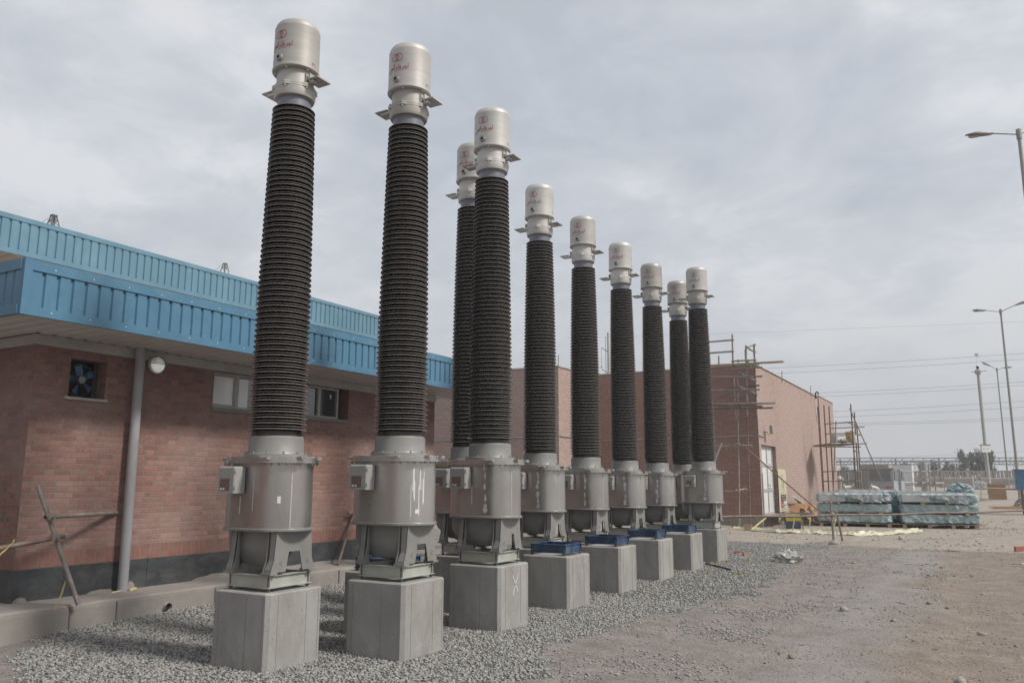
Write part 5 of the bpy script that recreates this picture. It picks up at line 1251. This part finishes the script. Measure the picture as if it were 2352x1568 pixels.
m_ = MB(); m_.box((a1+.002, 53.3, zt2-.62), (a1+.03, b1_-.2, zt2-.08)); lv_ = part('louvre', m_, M['louvre'], u2); m_ = MB(); [m_.box((a1+.031, 53.3, zt2-.60+.06*i), (a1+.06, b1_-.2, zt2-.575+.06*i)) for i in range(9)]; part('slats', m_, M['cabinet'], lv_)
c1_, cx0, cx1, cy1, czt = unit('shipping_container', 'grey ribbed container behind the louvred cabinets', 'container', 1975, 2044, 2052, 1067, 60, 'contn')
m_ = MB(); x = cx0
while x < cx1-.1: m_.box((x, 59.96, .1), (x+.12, 59.999, czt-.1)); x += .26
part('ribs', m_, M['contn'], c1_)
c2_, *_r = unit('site_cabin', 'white flat roofed cabin behind the container top', 'cabin', 2040, 2097, 2100, 1067.5, 78, 'white')
c3_, wx0, wx1, wy1, wzt = unit('equipment_housing', 'wide grey equipment housing behind the far scaffold', 'housing', 1900, 1977, 1980, 1080, 58, 'contn')
fg = 'dark cylindrical units in front of the housing'
for i, (px, py0, py1, w_) in enumerate(((1927, 1085, 1102, 5.5), (1948, 1086, 1108, 5.5), (1969, 1087, 1098, 4.5))):
    p0 = at(px, py1, 52); h = (py1-py0)/1839*52; m_ = MB(); r = w_*.5/1839*52*1.1
    m_.lathe([(r, 0), (r, h*.9), (r*.8, h*.92), (r*.8, h)], 16, p0); th = thing('reactor_coil', ['left dark cylinder mounted on the far pipework frame', 'middle dark cylinder on the far pipework frame', 'right dark cylinder behind the far scaffold legs'][i], 'cylinder', p0, fg); part('body', m_, M['grey'], th)
    m_ = MB(); m_.tube([p0, Vector((p0.x, p0.y, 0))], .04, 8); part('stand', m_, M['tube'], th)
pp = thing('pipework', 'cream flanged pipes rising behind the left stack', 'pipes', at(1930, 1130, 47)*1)
q0 = at(1929, 1128, 47); m_ = MB(); m_.tube([Vector((q0.x, q0.y, .0)), at(1929, 1115, 47), at(1929, 1098, 47)], .15, 12); m_.lathe([(.2, 0), (.2, .06), (.14, .16), (.001, .22)], 14, at(1929, 1101, 47)); part('riser', m_, M['cream'], pp)
m_ = MB(); m_.tube([at(1931, 1121, 47), at(1958, 1120, 47)], .15, 12); m_.tube([at(1957.5, 1120, 47), at(1960, 1120, 47)], .24, 14); m_.tube([at(1937, 1120.5, 47), at(1939, 1120.5, 47)], .23, 14); part('branch', m_, M['cream'], pp)
el = thing('pipe_elbow', 'cream pipe elbow with flange peeping over the left stack', 'pipe', at(2003, 1126, 44)); m_ = MB()
m_.tube([at(2001, 1119, 44), at(2006, 1119, 44), at(2013, 1121, 44), at(2018, 1126, 44), at(2020, 1134, 44)], .11, 12); part('elbow', m_, M['cream'], el); m_ = MB(); m_.tube([at(2000, 1119, 44), at(2002, 1119, 44)], .17, 14); part('flange', m_, M['cream'], el)

# ------------------------------------------------------------------ perimeter wall with slots
wa, wb = at(1985, 1100, 101), at(2560, 1100, 97); wa.z = wb.z = 0
wd = (wb-wa).normalized(); wl = (wb-wa).length; wn_ = Vector((-wd.y, wd.x, 0))
pw = thing('perimeter_wall', 'long precast concrete wall with rows of vertical slots along the far boundary', 'wall', wa)
def wbox(mb, l0, l1, z0, z1, t=.08, o=0):
    P = lambda l, s, z: tuple(wa+wd*l+wn_*s+Vector((0, 0, z)))
    mb.add([P(l0, o-t, z0), P(l1, o-t, z0), P(l1, o+t, z0), P(l0, o+t, z0), P(l0, o-t, z1), P(l1, o-t, z1), P(l1, o+t, z1), P(l0, o+t, z1)], [(0, 3, 2, 1), (4, 5, 6, 7), (0, 1, 5, 4), (1, 2, 6, 5), (2, 3, 7, 6), (3, 0, 4, 7)])
l = 0; PWD = 4.6
while l < wl:
    m_ = MB(); wbox(m_, l+.13, l+PWD-.13, .3, 2.20); wbox(m_, l+.13, l+PWD-.13, 2.88, 3.06)
    k = l+.13; n = 10; st_ = (PWD-.26)/n
    for i in range(n): wbox(m_, k+i*st_, k+(i+.66)*st_, 2.2, 2.88)
    part('panel', m_, M['fence'], pw); m_ = MB(); wbox(m_, l-.129, l+.129, .3, 3.08, .14); part('post', m_, M['fence'], pw)
    m_ = MB(); wbox(m_, l+.13, l+PWD-.13, 1.72, 1.80, .10); part('ledge', m_, M['fence'], pw)
    l += PWD
# wire fence and frames before the wall
ff = thing('tube_fence', 'thin galvanised tube fence standing before the precast wall', 'fence', at(2100, 1130, 70))
def S6(x, y): return ((3500+x/3.946)*.5742, (1750+y/3.946)*.5742)
def t6(par, a_, b_, d, r=.03, name='rail', mat='pole', g=False):
    p, q = at(*S6(*a_), d), at(*S6(*b_), d)
    if g: q.z = min(q.z, gh(q.x, q.y))
    m_ = MB(); m_.tube([p, q], r, 6); part(name, m_, M[mat], par)
for x in (545, 1085, 1655): t6(ff, (x, 560 if x < 1200 else 540), (x+8, 830), 70, g=True, name='post')
for y in (625, 780): t6(ff, (465, y), (2230, y+20), 70, r=.022)
fr = thing('steel_gantry', 'tall pale steel frame with round mesh tube standing behind the right stack', 'frame', at(2150, 1130, 62))
for x0_, x1_ in ((716, 742), (838, 870), (932, 952)): t6(fr, (x0_, 410 if x0_ < 900 else 430), (x1_, 800), 62, .05, 'upright', g=True)
t6(fr, (460, 535), (935, 532), 62, .04); t6(fr, (470, 712), (1090, 716), 62, .07); t6(fr, (470, 742), (1090, 745), 62, .04); t6(fr, (640, 625), (935, 620), 62, .03)
tb_ = at(*S6(795, 640), 66); m_ = MB(); m_.lathe([(.32, -2.4), (.32, 1.15), (.25, 1.3), (.001, 1.32)], 20, tb_); solo('mesh_silo', m_, plain('mesh_grey', (.27, .26, .25), .7, .1, .15, 20), 'pale cylindrical mesh column inside the steel frame', 'column')
m_ = MB(); p = at(*S6(1520, 590), 75); m_.tube([p, Vector((p.x, p.y, .2))], .16, 12); solo('stub_column', m_, M['concp'], 'short pale concrete post before the slotted wall', 'post')

# ------------------------------------------------------------------ rubble heaps
def heap(px0, px1, ytop, ybase, d, lab, mat='rubble', n=1400, s=(.07, .2), seed=1):
    c = at((px0+px1)/2, ybase, d); c.z = gh(c.x, c.y); rx = (px1-px0)/2/1839*d; h = at((px0+px1)/2, ytop, d).z-c.z; P = []; S = []; rr = random.Random(seed)
    side = Vector((rt.x, rt.y, 0)); dp_ = Vector((-rt.y, rt.x, 0)); m_ = MB(); loops = []
    for j in range(9):
        k = j/8; loops.append([tuple(c+side*(rx*1.02*(1-k)*math.cos(t_))+dp_*(rx*.8*(1-k)*math.sin(t_))+Vector((0, 0, -.1+h*.92*math.sin(k*PI/2)**1.2*(1+.12*math.sin(3*t_+j))))) for t_ in np.linspace(0, 2*PI, 24, endpoint=False)])
    for _ in range(n):
        t_ = rr.uniform(0, 2*PI); k = rr.random()**.6; p = c+side*(rx*k*math.cos(t_))+dp_*(rx*.8*k*math.sin(t_)); z = h*.93*math.sin((1-k)*PI/2)**1.2
        P.append((p.x, p.y, c.z+z)); S.append(rr.uniform(*s))
    o = stones(P, S, 'octa', .8, name='rubble_heap', mat=mat, label=lab, cat='rubble heap', kind='stuff')
    me_ = m_.loft(loops, False, True, True).mesh('heap_core', [M['slab']]); oo = bpy.data.objects.new('heap_core', me_); COL.objects.link(oo); oo.parent = o
heap(2222, 2285, 1107, 1146, 86, 'heap of pale stones left of the wooden crate', 'stone', 1500, (.08, .22), 3)
heap(2300, 2400, 1117, 1152, 84, 'long low rubble heap right of the wooden crate', 'rubble', 1800, (.08, .24), 5)
heap(2330, 2390, 1137, 1166, 55, 'nearer rubble under the blue cabinet', 'rubble', 500, (.05, .14), 6)
# ------------------------------------------------------------------ crate, blue cabinet
ca, cb2 = at(2271.5, 1148, 73), at(2313.5, 1148, 73); z0 = gh(ca.x, ca.y); zt = at(2290, 1110.5, 73).z
cr = thing('wooden_crate', 'square brown plywood crate standing before the pale stone heap', 'crate', ((ca.x+cb2.x)/2, (ca.y+cb2.y)/2, z0)); W_ = (Vector((cb2.x, cb2.y))-Vector((ca.x, ca.y))).length; an = 0; W_ = ony(2313.5, 1148, ca.y).x-ca.x
m_ = MB(); loc_box(m_, ca, an, .04, W_-.04, .05, 1.0, z0, zt-.03); part('body', m_, M['crate'], cr)
for (l0, l1, za, zb_) in ((0, .13, z0, zt), (W_-.13, W_, z0, zt), (.131, W_-.131, zt-.14, zt), (.131, W_-.131, z0, z0+.14), (.131, W_-.131, z0+.6, z0+.68)):
    m_ = MB(); loc_box(m_, ca, an, l0, l1, 0, .049, za, zb_); part('batten', m_, M['crate'], cr)
q0 = at(2334.5, 1124, 42); bc = thing('blue_cabinet', 'blue ribbed metal cabinet raised on rusty legs at the right edge', 'cabinet', (q0.x, q0.y, 0)); an = 0; zt = at(2335, 1079, 42).z; zb_ = q0.z
m_ = MB(); loc_box(m_, q0, an, 0, 1.6, 0, 1.2, zb_, zt); part('body', m_, M['bluebox'], bc)
m_ = MB(); [loc_box(m_, q0, an, .08+i*.22, .16+i*.22, -.03, -.001, zb_+.02, zt-.02) for i in range(7)]; part('ribs', m_, M['bluebox'], bc)
m_ = MB(); loc_box(m_, q0, an, -.08, 1.7, -.08, 1.3, zt+.001, zt+.04); part('roof', m_, M['rust'], bc)
for l_, d_ in ((.22, .02), (.36, .1), (1.4, .02), (.22, 1.1), (1.4, 1.1)):
    m_ = MB(); loc_box(m_, q0, an, l_, l_+.09, d_, d_+.09, 0, zb_-.001); part('leg', m_, M['rust'], bc)
pz = at(2335, 1153, 50); m_ = MB(); [loc_box(m_, (pz.x-1.0, pz.y), .5, 0, 2.2, .2*i, .2*i+.15, .0+.05*(i % 3), .04+.05*(i % 3)) for i in range(6)]; solo('planks', m_, M['crate'], 'few brown boards on the ground behind the blue cabinet legs', 'boards')
pz = at(2256, 1146, 70); m_ = MB(); [loc_box(m_, (pz.x-1.0, pz.y), .5, 0, 2.0, .2*i, .2*i+.12, .05+.13*(i % 2), .1+.13*(i % 2)) for i in range(5)]; solo('planks', m_, M['woodg'], 'low pile of boards left of the wooden crate', 'boards')

# ------------------------------------------------------------------ lamp posts
def lamp_post(px, D, ptop, lab, arms, pw=.105):
    b0 = at(px, 1106, D); b0.z = 0; tz = zfor(b0.x, b0.y, ptop[1]); t_ = Vector((b0.x, b0.y, tz))
    r = thing('street_lamp', lab, 'street lamp', b0, 'double arm street lamps along the yard'); m_ = MB(); m_.tube([b0, b0+(t_-b0)*.35, t_], pw, 12, pw*.62); m_.lathe([(pw*.9, -.3), (pw*.9, .1)], 10, t_); part('pole', m_, M['pole'], r)
    side = Vector((R_.x, R_.y, 0)).normalized(); fwd = Vector((-side.y, side.x, 0))
    for s, L_, rise, yaw_, hl in arms:
        d = (side*math.cos(yaw_)*s+fwd*math.sin(yaw_)); e_ = t_+d*L_+Vector((0, 0, rise)); m_ = MB(); m_.tube([t_+Vector((0, 0, -.1)), e_], .034, 8); ar = part('arm', m_, M['poled'], r)
        m_ = MB(); dn = (e_-t_).normalized(); n = Vector((-d.y, d.x, 0)); loops = []
        for k, hw, hu, hd in ((0, .05, .05, .05), (.15, .07, .07, .09), (.45, .13, .10, .11), (.68, .14, .08, .06), (.9, .09, .02, .05), (1.0, .02, -.03, .06)):
            c = e_+dn*(hl*k); loops.append([tuple(c+n*(hw*math.cos(a)*1)+Vector((0, 0, (hu if math.sin(a) > 0 else hd)*math.sin(a)))) for a in np.linspace(0, 2*PI, 14, endpoint=False)])
        m_.loft(loops, True, True, True); hd_ = part('lamp_head', m_, M['poled'], ar)
        m_ = MB(); loops = []
        for k, hw, dd in ((.52, .02, .09), (.6, .08, .10), (.75, .09, .115), (.88, .05, .10)):
            c = e_+dn*(hl*k); loops.append([tuple(c+n*(hw*math.cos(a))+Vector((0, 0, -dd+.04*math.sin(a)))) for a in np.linspace(0, 2*PI, 10, endpoint=False)])
        m_.loft(loops, True, True, True); part('lens', m_, M['boxg'], hd_)
    return r
lamp_post(2430, 29, (2337, 303), 'nearest street lamp, only its left arm inside the frame', [(-1, 1.02, -.06, 0, 1.08), (1, 1.3, .5, .2, 1.08)])
lamp_post(2339, 58, (2296, 713), 'double arm street lamp in the middle of the right hand line', [(-1, 1.1, .02, 0, 1.05), (1, 1.15, .42, 0, 1.15)])
lamp_post(2316, 88, (2287, 847), 'farthest and smallest double arm street lamp', [(-1, .68, .33, 0, 1.05), (1, .75, .12, 0, 1.0)], .10)
# camera mast
b0 = at(2271, 1106, 78); b0.z = 0; tz = zfor(b0.x, b0.y, 851); t_ = Vector((b0.x, b0.y, tz)); mst = thing('camera_mast', 'pale concrete mast with dome camera and a small white box', 'mast', b0)
m_ = MB(); m_.tube([b0, b0+Vector((0, 0, 3.5)), b0+Vector((0, 0, 3.6)), t_], .20, 16, .14); m_.lathe([(.22, 0), (.30, .15), (.30, .35), (.22, .45)], 12, t_-Vector((0, 0, .35))); part('pole', m_, M['concp'], mst)
side = Vector((R_.x, R_.y, 0)).normalized(); m_ = MB(); m_.tube([t_-side*.65+Vector((0, 0, -.14)), t_+side*.85+Vector((0, 0, -.02))], .035, 8); part('cross_arm', m_, M['tube'], mst)
m_ = MB(); m_.lathe([(.02, 0), (.11, .05), (.13, .2), (.13, .3)], 14, t_+Vector((0, 0, .12))); m_.mat(1).lathe([(.13, .3), (.14, .36), (.08, .46), (.03, .6), (.02, 1.35)], 14, t_+Vector((0, 0, .12))); part('dome_camera', m_, [M['dark'], M['sticker']], mst)
c = t_+Vector((0, 0, 1.6)); m_ = MB(); m_.loft([[tuple(c+side*x+Vector((0, y_, z))) for x, z in ((-.18, -.11), (.18, -.13), (.19, .12), (-.17, .14))] for y_ in (-.04, .06)], True, True); part('flood_panel', m_, M['boxg'], mst)
sg = thing('box_sign', 'white box with a black bar and small lettering fixed to the camera mast', 'box', b0+Vector((0, 0, 3))); p = at(2265, 1030, 77.5)
yw = -YAW*0; nx2 = Vector((-side.y, side.x, 0))
def sb(mb, x0, x1, z0, z1, y0_, y1_): P = lambda x, z, y: tuple(p+side*x+nx2*y+Vector((0, 0, z))); mb.add([P(x0, z0, y0_), P(x1, z0, y0_), P(x1, z0, y1_), P(x0, z0, y1_), P(x0, z1, y0_), P(x1, z1, y0_), P(x1, z1, y1_), P(x0, z1, y1_)], [(0, 3, 2, 1), (4, 5, 6, 7), (0, 1, 5, 4), (1, 2, 6, 5), (2, 3, 7, 6), (3, 0, 4, 7)])
m_ = MB(); sb(m_, -.42, .42, -.34, .34, -.05, .25); bo = part('case', m_, M['sticker'], sg); m_ = MB(); sb(m_, -.44, .44, .341, .39, -.08, .28); part('lid', m_, M['dark'], sg)
m_ = MB(); sb(m_, -.27, -.22, -.14, .06, -.053, -.051); part('handle', m_, M['ink'], bo)
for i in range(3):
    m_ = MB(); u = -.08+i*.12; sb(m_, u, u+.07, -.05, .0, -.053, -.051); sb(m_, u+.015, u+.05, .002, .03, -.053, -.051); part('lettering', m_, M['boxg'], bo)

# ------------------------------------------------------------------ pipe bridge truss
ta, tb2 = at(1900, 1052, 128), at(2420, 1052, 122); zt = ta.z; zb2 = at(2100, 1066, 125).z; zm = at(2100, 1058.5, 125).z; ta.z = tb2.z = 0; td = (tb2-ta); tl = td.length; td.normalize()
pb = thing('pipe_bridge', 'long pale lattice pipe bridge running above the far wall', 'pipe bridge', ta)
for z, nm, r in ((zt, 'top_chord', .09), (zm, 'pipe', .17), (zb2, 'bottom_chord', .10)):
    m_ = MB(); m_.tube([ta+Vector((0, 0, z)), tb2+Vector((0, 0, z))], r, 6); part(nm, m_, M['truss'], pb)
for k in range(2):
    m_ = MB(); i = 0; l = 0
    while l < tl:
        if k == 0: m_.tube([ta+td*l+Vector((0, 0, zm)), ta+td*(l+.5)+Vector((0, 0, zt))], .05, 5); l += 1.55
        else: m_.tube([ta+td*l+Vector((0, 0, zb2)), ta+td*(l+.55)+Vector((0, 0, zm))], .045, 5); m_.tube([ta+td*(l+.55)+Vector((0, 0, zm)), ta+td*(l+1.1)+Vector((0, 0, zb2))], .045, 5); l += 1.1
    o = part('lattice', m_, M['truss'], pb); o['kind'] = 'stuff'
for l in (4, 10.2, 16.5, 23, 29.5, 34):
    m_ = MB(); m_.tube([ta+td*l, ta+td*l+Vector((0, 0, zt))], .13, 8); part('column', m_, M['truss'], pb)

# ------------------------------------------------------------------ trees
def tree(px, ytop, ybase, wpx, d, lab, n=1500, seed=1, kind=0):
    rr = random.Random(seed); b0 = at(px, 1106, d); b0.z = gh(b0.x, b0.y)-.1; H_ = at(px, ytop, d).z-b0.z; W_ = wpx/1839*d/2
    r = thing('tree', lab, 'tree', b0, 'dusty trees beyond the wall'); m_ = MB(); m_.tube([b0, b0+Vector((.1, 0, H_*.5)), b0+Vector((0, .1, H_*.8))], .16, 7, .05)
    sp = []
    for i in range(9):
        a = rr.uniform(0, 2*PI); z = rr.uniform(.3, .85)*H_; e_ = b0+Vector((math.cos(a)*W_*.8*(1.15-z/H_), math.sin(a)*W_*.8*(1.15-z/H_), min(H_, z+rr.uniform(.5, 1.2)))); m_.tube([b0+Vector((0, 0, z*.6)), e_], .05, 5, .015); sp.append((e_, rr.uniform(.3, .6)*W_*.9))
    for i in range(7): z = rr.uniform(.45, .97)*H_; sp.append((b0+Vector((rr.uniform(-1, 1)*W_*(1.1-z/H_), rr.uniform(-1, 1)*W_*(1.1-z/H_), z)), rr.uniform(.2, .45)*W_))
    part('trunk', m_, M['bark'], r); m_ = MB()
    for _ in range(n):
        c, s = rr.choice(sp); q = c+Vector((rr.gauss(0, .5)*s, rr.gauss(0, .5)*s, rr.gauss(0, .75)*s)); sz = rr.uniform(.09, .24)
        u = Vector((rr.gauss(0, 1), rr.gauss(0, 1), rr.gauss(0, 1))).normalized(); v = u.cross(Vector((rr.gauss(0, 1), rr.gauss(0, 1), rr.gauss(0, 1)))).normalized(); m_.add([q-u*sz, q-v*sz*.4, q+u*sz, q+v*sz*.4], [(0, 1, 2, 3)])
    part('crown', m_, M['leaf'], r)
for i, (px, yt, w_, d, lab, n) in enumerate(((2216, 1043, 34, 116, 'leftmost tall tree of the clump at the camera mast', 1500), (2234, 1041, 26, 117, 'narrow second tree of the clump at the camera mast', 1200), (2253, 1036, 34, 116, 'tallest tree directly behind the camera mast', 1800), (2280, 1036, 26, 115, 'loose tree right of the camera mast', 1300),
     (2083, 1066, 20, 125, 'small lone tree right of the white cabin', 700), (2120, 1070, 30, 125, 'low broad tree behind the slotted wall left of the pale frame', 900), (2148, 1068, 30, 122, 'bushy tree behind the pale steel frame', 1000), (2176, 1067, 28, 122, 'low tree left of the big tree clump', 900), (1945, 1078, 40, 126, 'dark tree behind the far scaffold', 900), (2190, 1072, 24, 125, 'thin ragged tree just left of the clump', 600))):
    tree(px, yt, 1080, w_, d, lab, n, 30+i)
hp_ = [at(1890+i*6, 1106-(4+17*math.exp(-((i-11)/7)**2)+2*math.sin(i*1.7)), 420) for i in range(26)]; m_ = MB()
for a_, b_ in zip(hp_, hp_[1:]):
    m_.add([(a_.x, a_.y, -1), (b_.x, b_.y, -1), tuple(b_), tuple(a_), (a_.x-30, a_.y+60, -1), (b_.x-30, b_.y+60, -1)], [(0, 1, 2, 3), (3, 2, 5, 4)], True)
solo('hills', m_, plain('far_hill', (.16, .165, .17), 1, 0, .1, .02), kind='structure')

M['wiredark'] = plain('dark_steel', (.085, .085, .085), .6, .2, .1, 1)
# ------------------------------------------------------------------ power lines, mast and pylons
W8 = [((1560, 771), (2352, 741)), ((1690, 848.5), (2352, 813)), ((1700, 860.5), (2352, 826.5)), ((1871, 902), (2352, 878)), ((1878, 910), (2352, 886)), ((1914, 944), (2352, 922)), ((1914, 957), (2352, 935.5)), ((1971, 970), (2352, 959.5)), ((1922, 975), (2352, 965)), ((1976, 1050), (2352, 1037))]
ordn = ['topmost faint', 'second', 'third', 'fourth', 'fifth', 'sixth', 'seventh', 'eighth', 'ninth', 'lowest, faint']
for i, ((x0_, y0_), (x1_, y1_)) in enumerate(W8):
    sl = (y1_-y0_)/(x1_-x0_); xa = x0_-260; xb = 2480; pts = []
    for k in range(13):
        t_ = k/12; x = xa+(xb-xa)*t_; y = y0_+sl*(x-x0_)+5*math.sin(PI*t_)*(1 if i else .4)-3.5; pts.append(at(x, y, 190-20*t_))
    m_ = MB(); m_.tube(pts, .036 if i not in (0, 9) else .022, 5); solo('power_line', m_, M['wire'], '%s power line crossing the sky at right, counted from above' % ordn[i], 'wire', 'power lines crossing the sky')
b0 = at(1403, 1106, 60); b0.z = 0; tz = zfor(b0.x, b0.y, 764); ms = thing('lattice_mast', 'distant concrete mast with a ladder and side arm between two columns', 'mast', b0)
m_ = MB(); m_.tube([b0, (b0.x, b0.y, tz)], .14, 10, .08); part('pole', m_, M['concp'], ms)
m_ = MB(); sd_ = side*-.22
m_.tube([b0+sd_+Vector((0, 0, 6)), Vector((b0.x, b0.y, tz-.3))+sd_], .018, 5)
for k in range(30): z = 6+(tz-6.4)*k/29; m_.tube([b0+sd_+Vector((0, 0, z)), b0+Vector((0, 0, z))], .012, 4)
part('ladder', m_, M['wire'], ms)
for py in (801, 850):
    pz_ = zfor(b0.x, b0.y, py); m_ = MB(); m_.tube([Vector((b0.x, b0.y, pz_-.25)), Vector((b0.x, b0.y, pz_+.1))-side*.55], .035, 6); ar = part('arm', m_, M['truss'], ms)
    if py < 820: e_ = Vector((b0.x, b0.y, pz_+.1))-side*.55; m_ = MB(); m_.tube([e_, e_-Vector((0, 0, 1.5))], .014, 5); m_.lathe([(.02, 0), (.10, .03), (.02, .1)], 8, e_-Vector((0, 0, 1.55))); part('insulator_string', m_, M['wire'], ar)
for px, yt, w_, lab in ((124, 494, 22, 'left lattice pylon tip above the blue roof'), (517, 605, 15, 'right smaller lattice pylon tip above the blue roof')):
    D = 70*22/w_; t_ = at(px, yt, D); py_ = thing('pylon', lab, 'pylon', (t_.x, t_.y, 0), 'lattice pylons behind the blue roofs'); s = D/1839*w_/22*.85
    m_ = MB(); m_.box(t_-Vector((7*s, 7*s, .12)), t_+Vector((7*s, 7*s, 0))); part('platform', m_, M['wiredark'], py_); m_ = MB(); z1 = t_.z-30*s; r = 1.4*s
    cs = [Vector((i, j, 0)) for i, j in ((-1, -1), (1, -1), (1, 1), (-1, 1))]
    for i, c in enumerate(cs):
        A_ = t_+c*5*s-Vector((0, 0, .12)); B_ = Vector((t_.x, t_.y, z1))+c*11*s; m_.tube([A_, B_, Vector((B_.x, B_.y, 0))], r, 5)
        c2 = cs[(i+1) % 4]; A2 = t_+c2*5*s-Vector((0, 0, .12)); B2 = Vector((t_.x, t_.y, z1))+c2*11*s; m_.tube([A_, (A2+B2)/2], r*.6, 4); m_.tube([(A_+B_)/2, (A2+B2)/2], r*.6, 4); m_.tube([(A2+B2)/2, B_], r*.6, 4)
    m_.tube([t_, Vector((t_.x, t_.y, 0))], r*1.3, 6); part('lattice', m_, M['wiredark'], py_)
    m_ = MB(); m_.tube([t_-Vector((8*s, 0, 0)), t_-side*38*s-Vector((0, 0, 26*s))], .02, 4); part('stay', m_, M['wire'], py_)
p = at(2337-0, 1072, 170); py_ = thing('pylon', 'faint distant pylon at the far right beyond the wall', 'pylon', (p.x-2, p.y, 0), 'lattice pylons behind the blue roofs'); p = at(2329, 1062, 170); m_ = MB()
for s_ in (-1, 1): m_.tube([Vector((p.x, p.y, p.z)), p+side*s_*1.0-Vector((0, 0, 6))], .05, 4)
m_.tube([p-side*1.8-Vector((0, 0, .7)), p+side*1.8-Vector((0, 0, .7))], .05, 4); part('lattice', m_, M['truss'], py_)
hzb = MB(); hzb.box((-560, -60, -1.6), (560, 520, 40)); hm = bpy.data.materials.new('haze_air'); hm.use_nodes = True; ht = hm.node_tree; ht.nodes.clear()
ho = ht.nodes.new('ShaderNodeOutputMaterial'); pv_ = ht.nodes.new('ShaderNodeVolumePrincipled'); pv_.inputs['Color'].default_value = (.86, .88, .92, 1); pv_.inputs['Density'].default_value = .0013
pv_.inputs['Anisotropy'].default_value = .2; ht.links.new(pv_.outputs[0], ho.inputs['Volume'])
hz_ = solo('haze', hzb, [hm], 'thin pale haze over the whole yard', 'haze', kind='stuff')
bpy.context.view_layer.update()
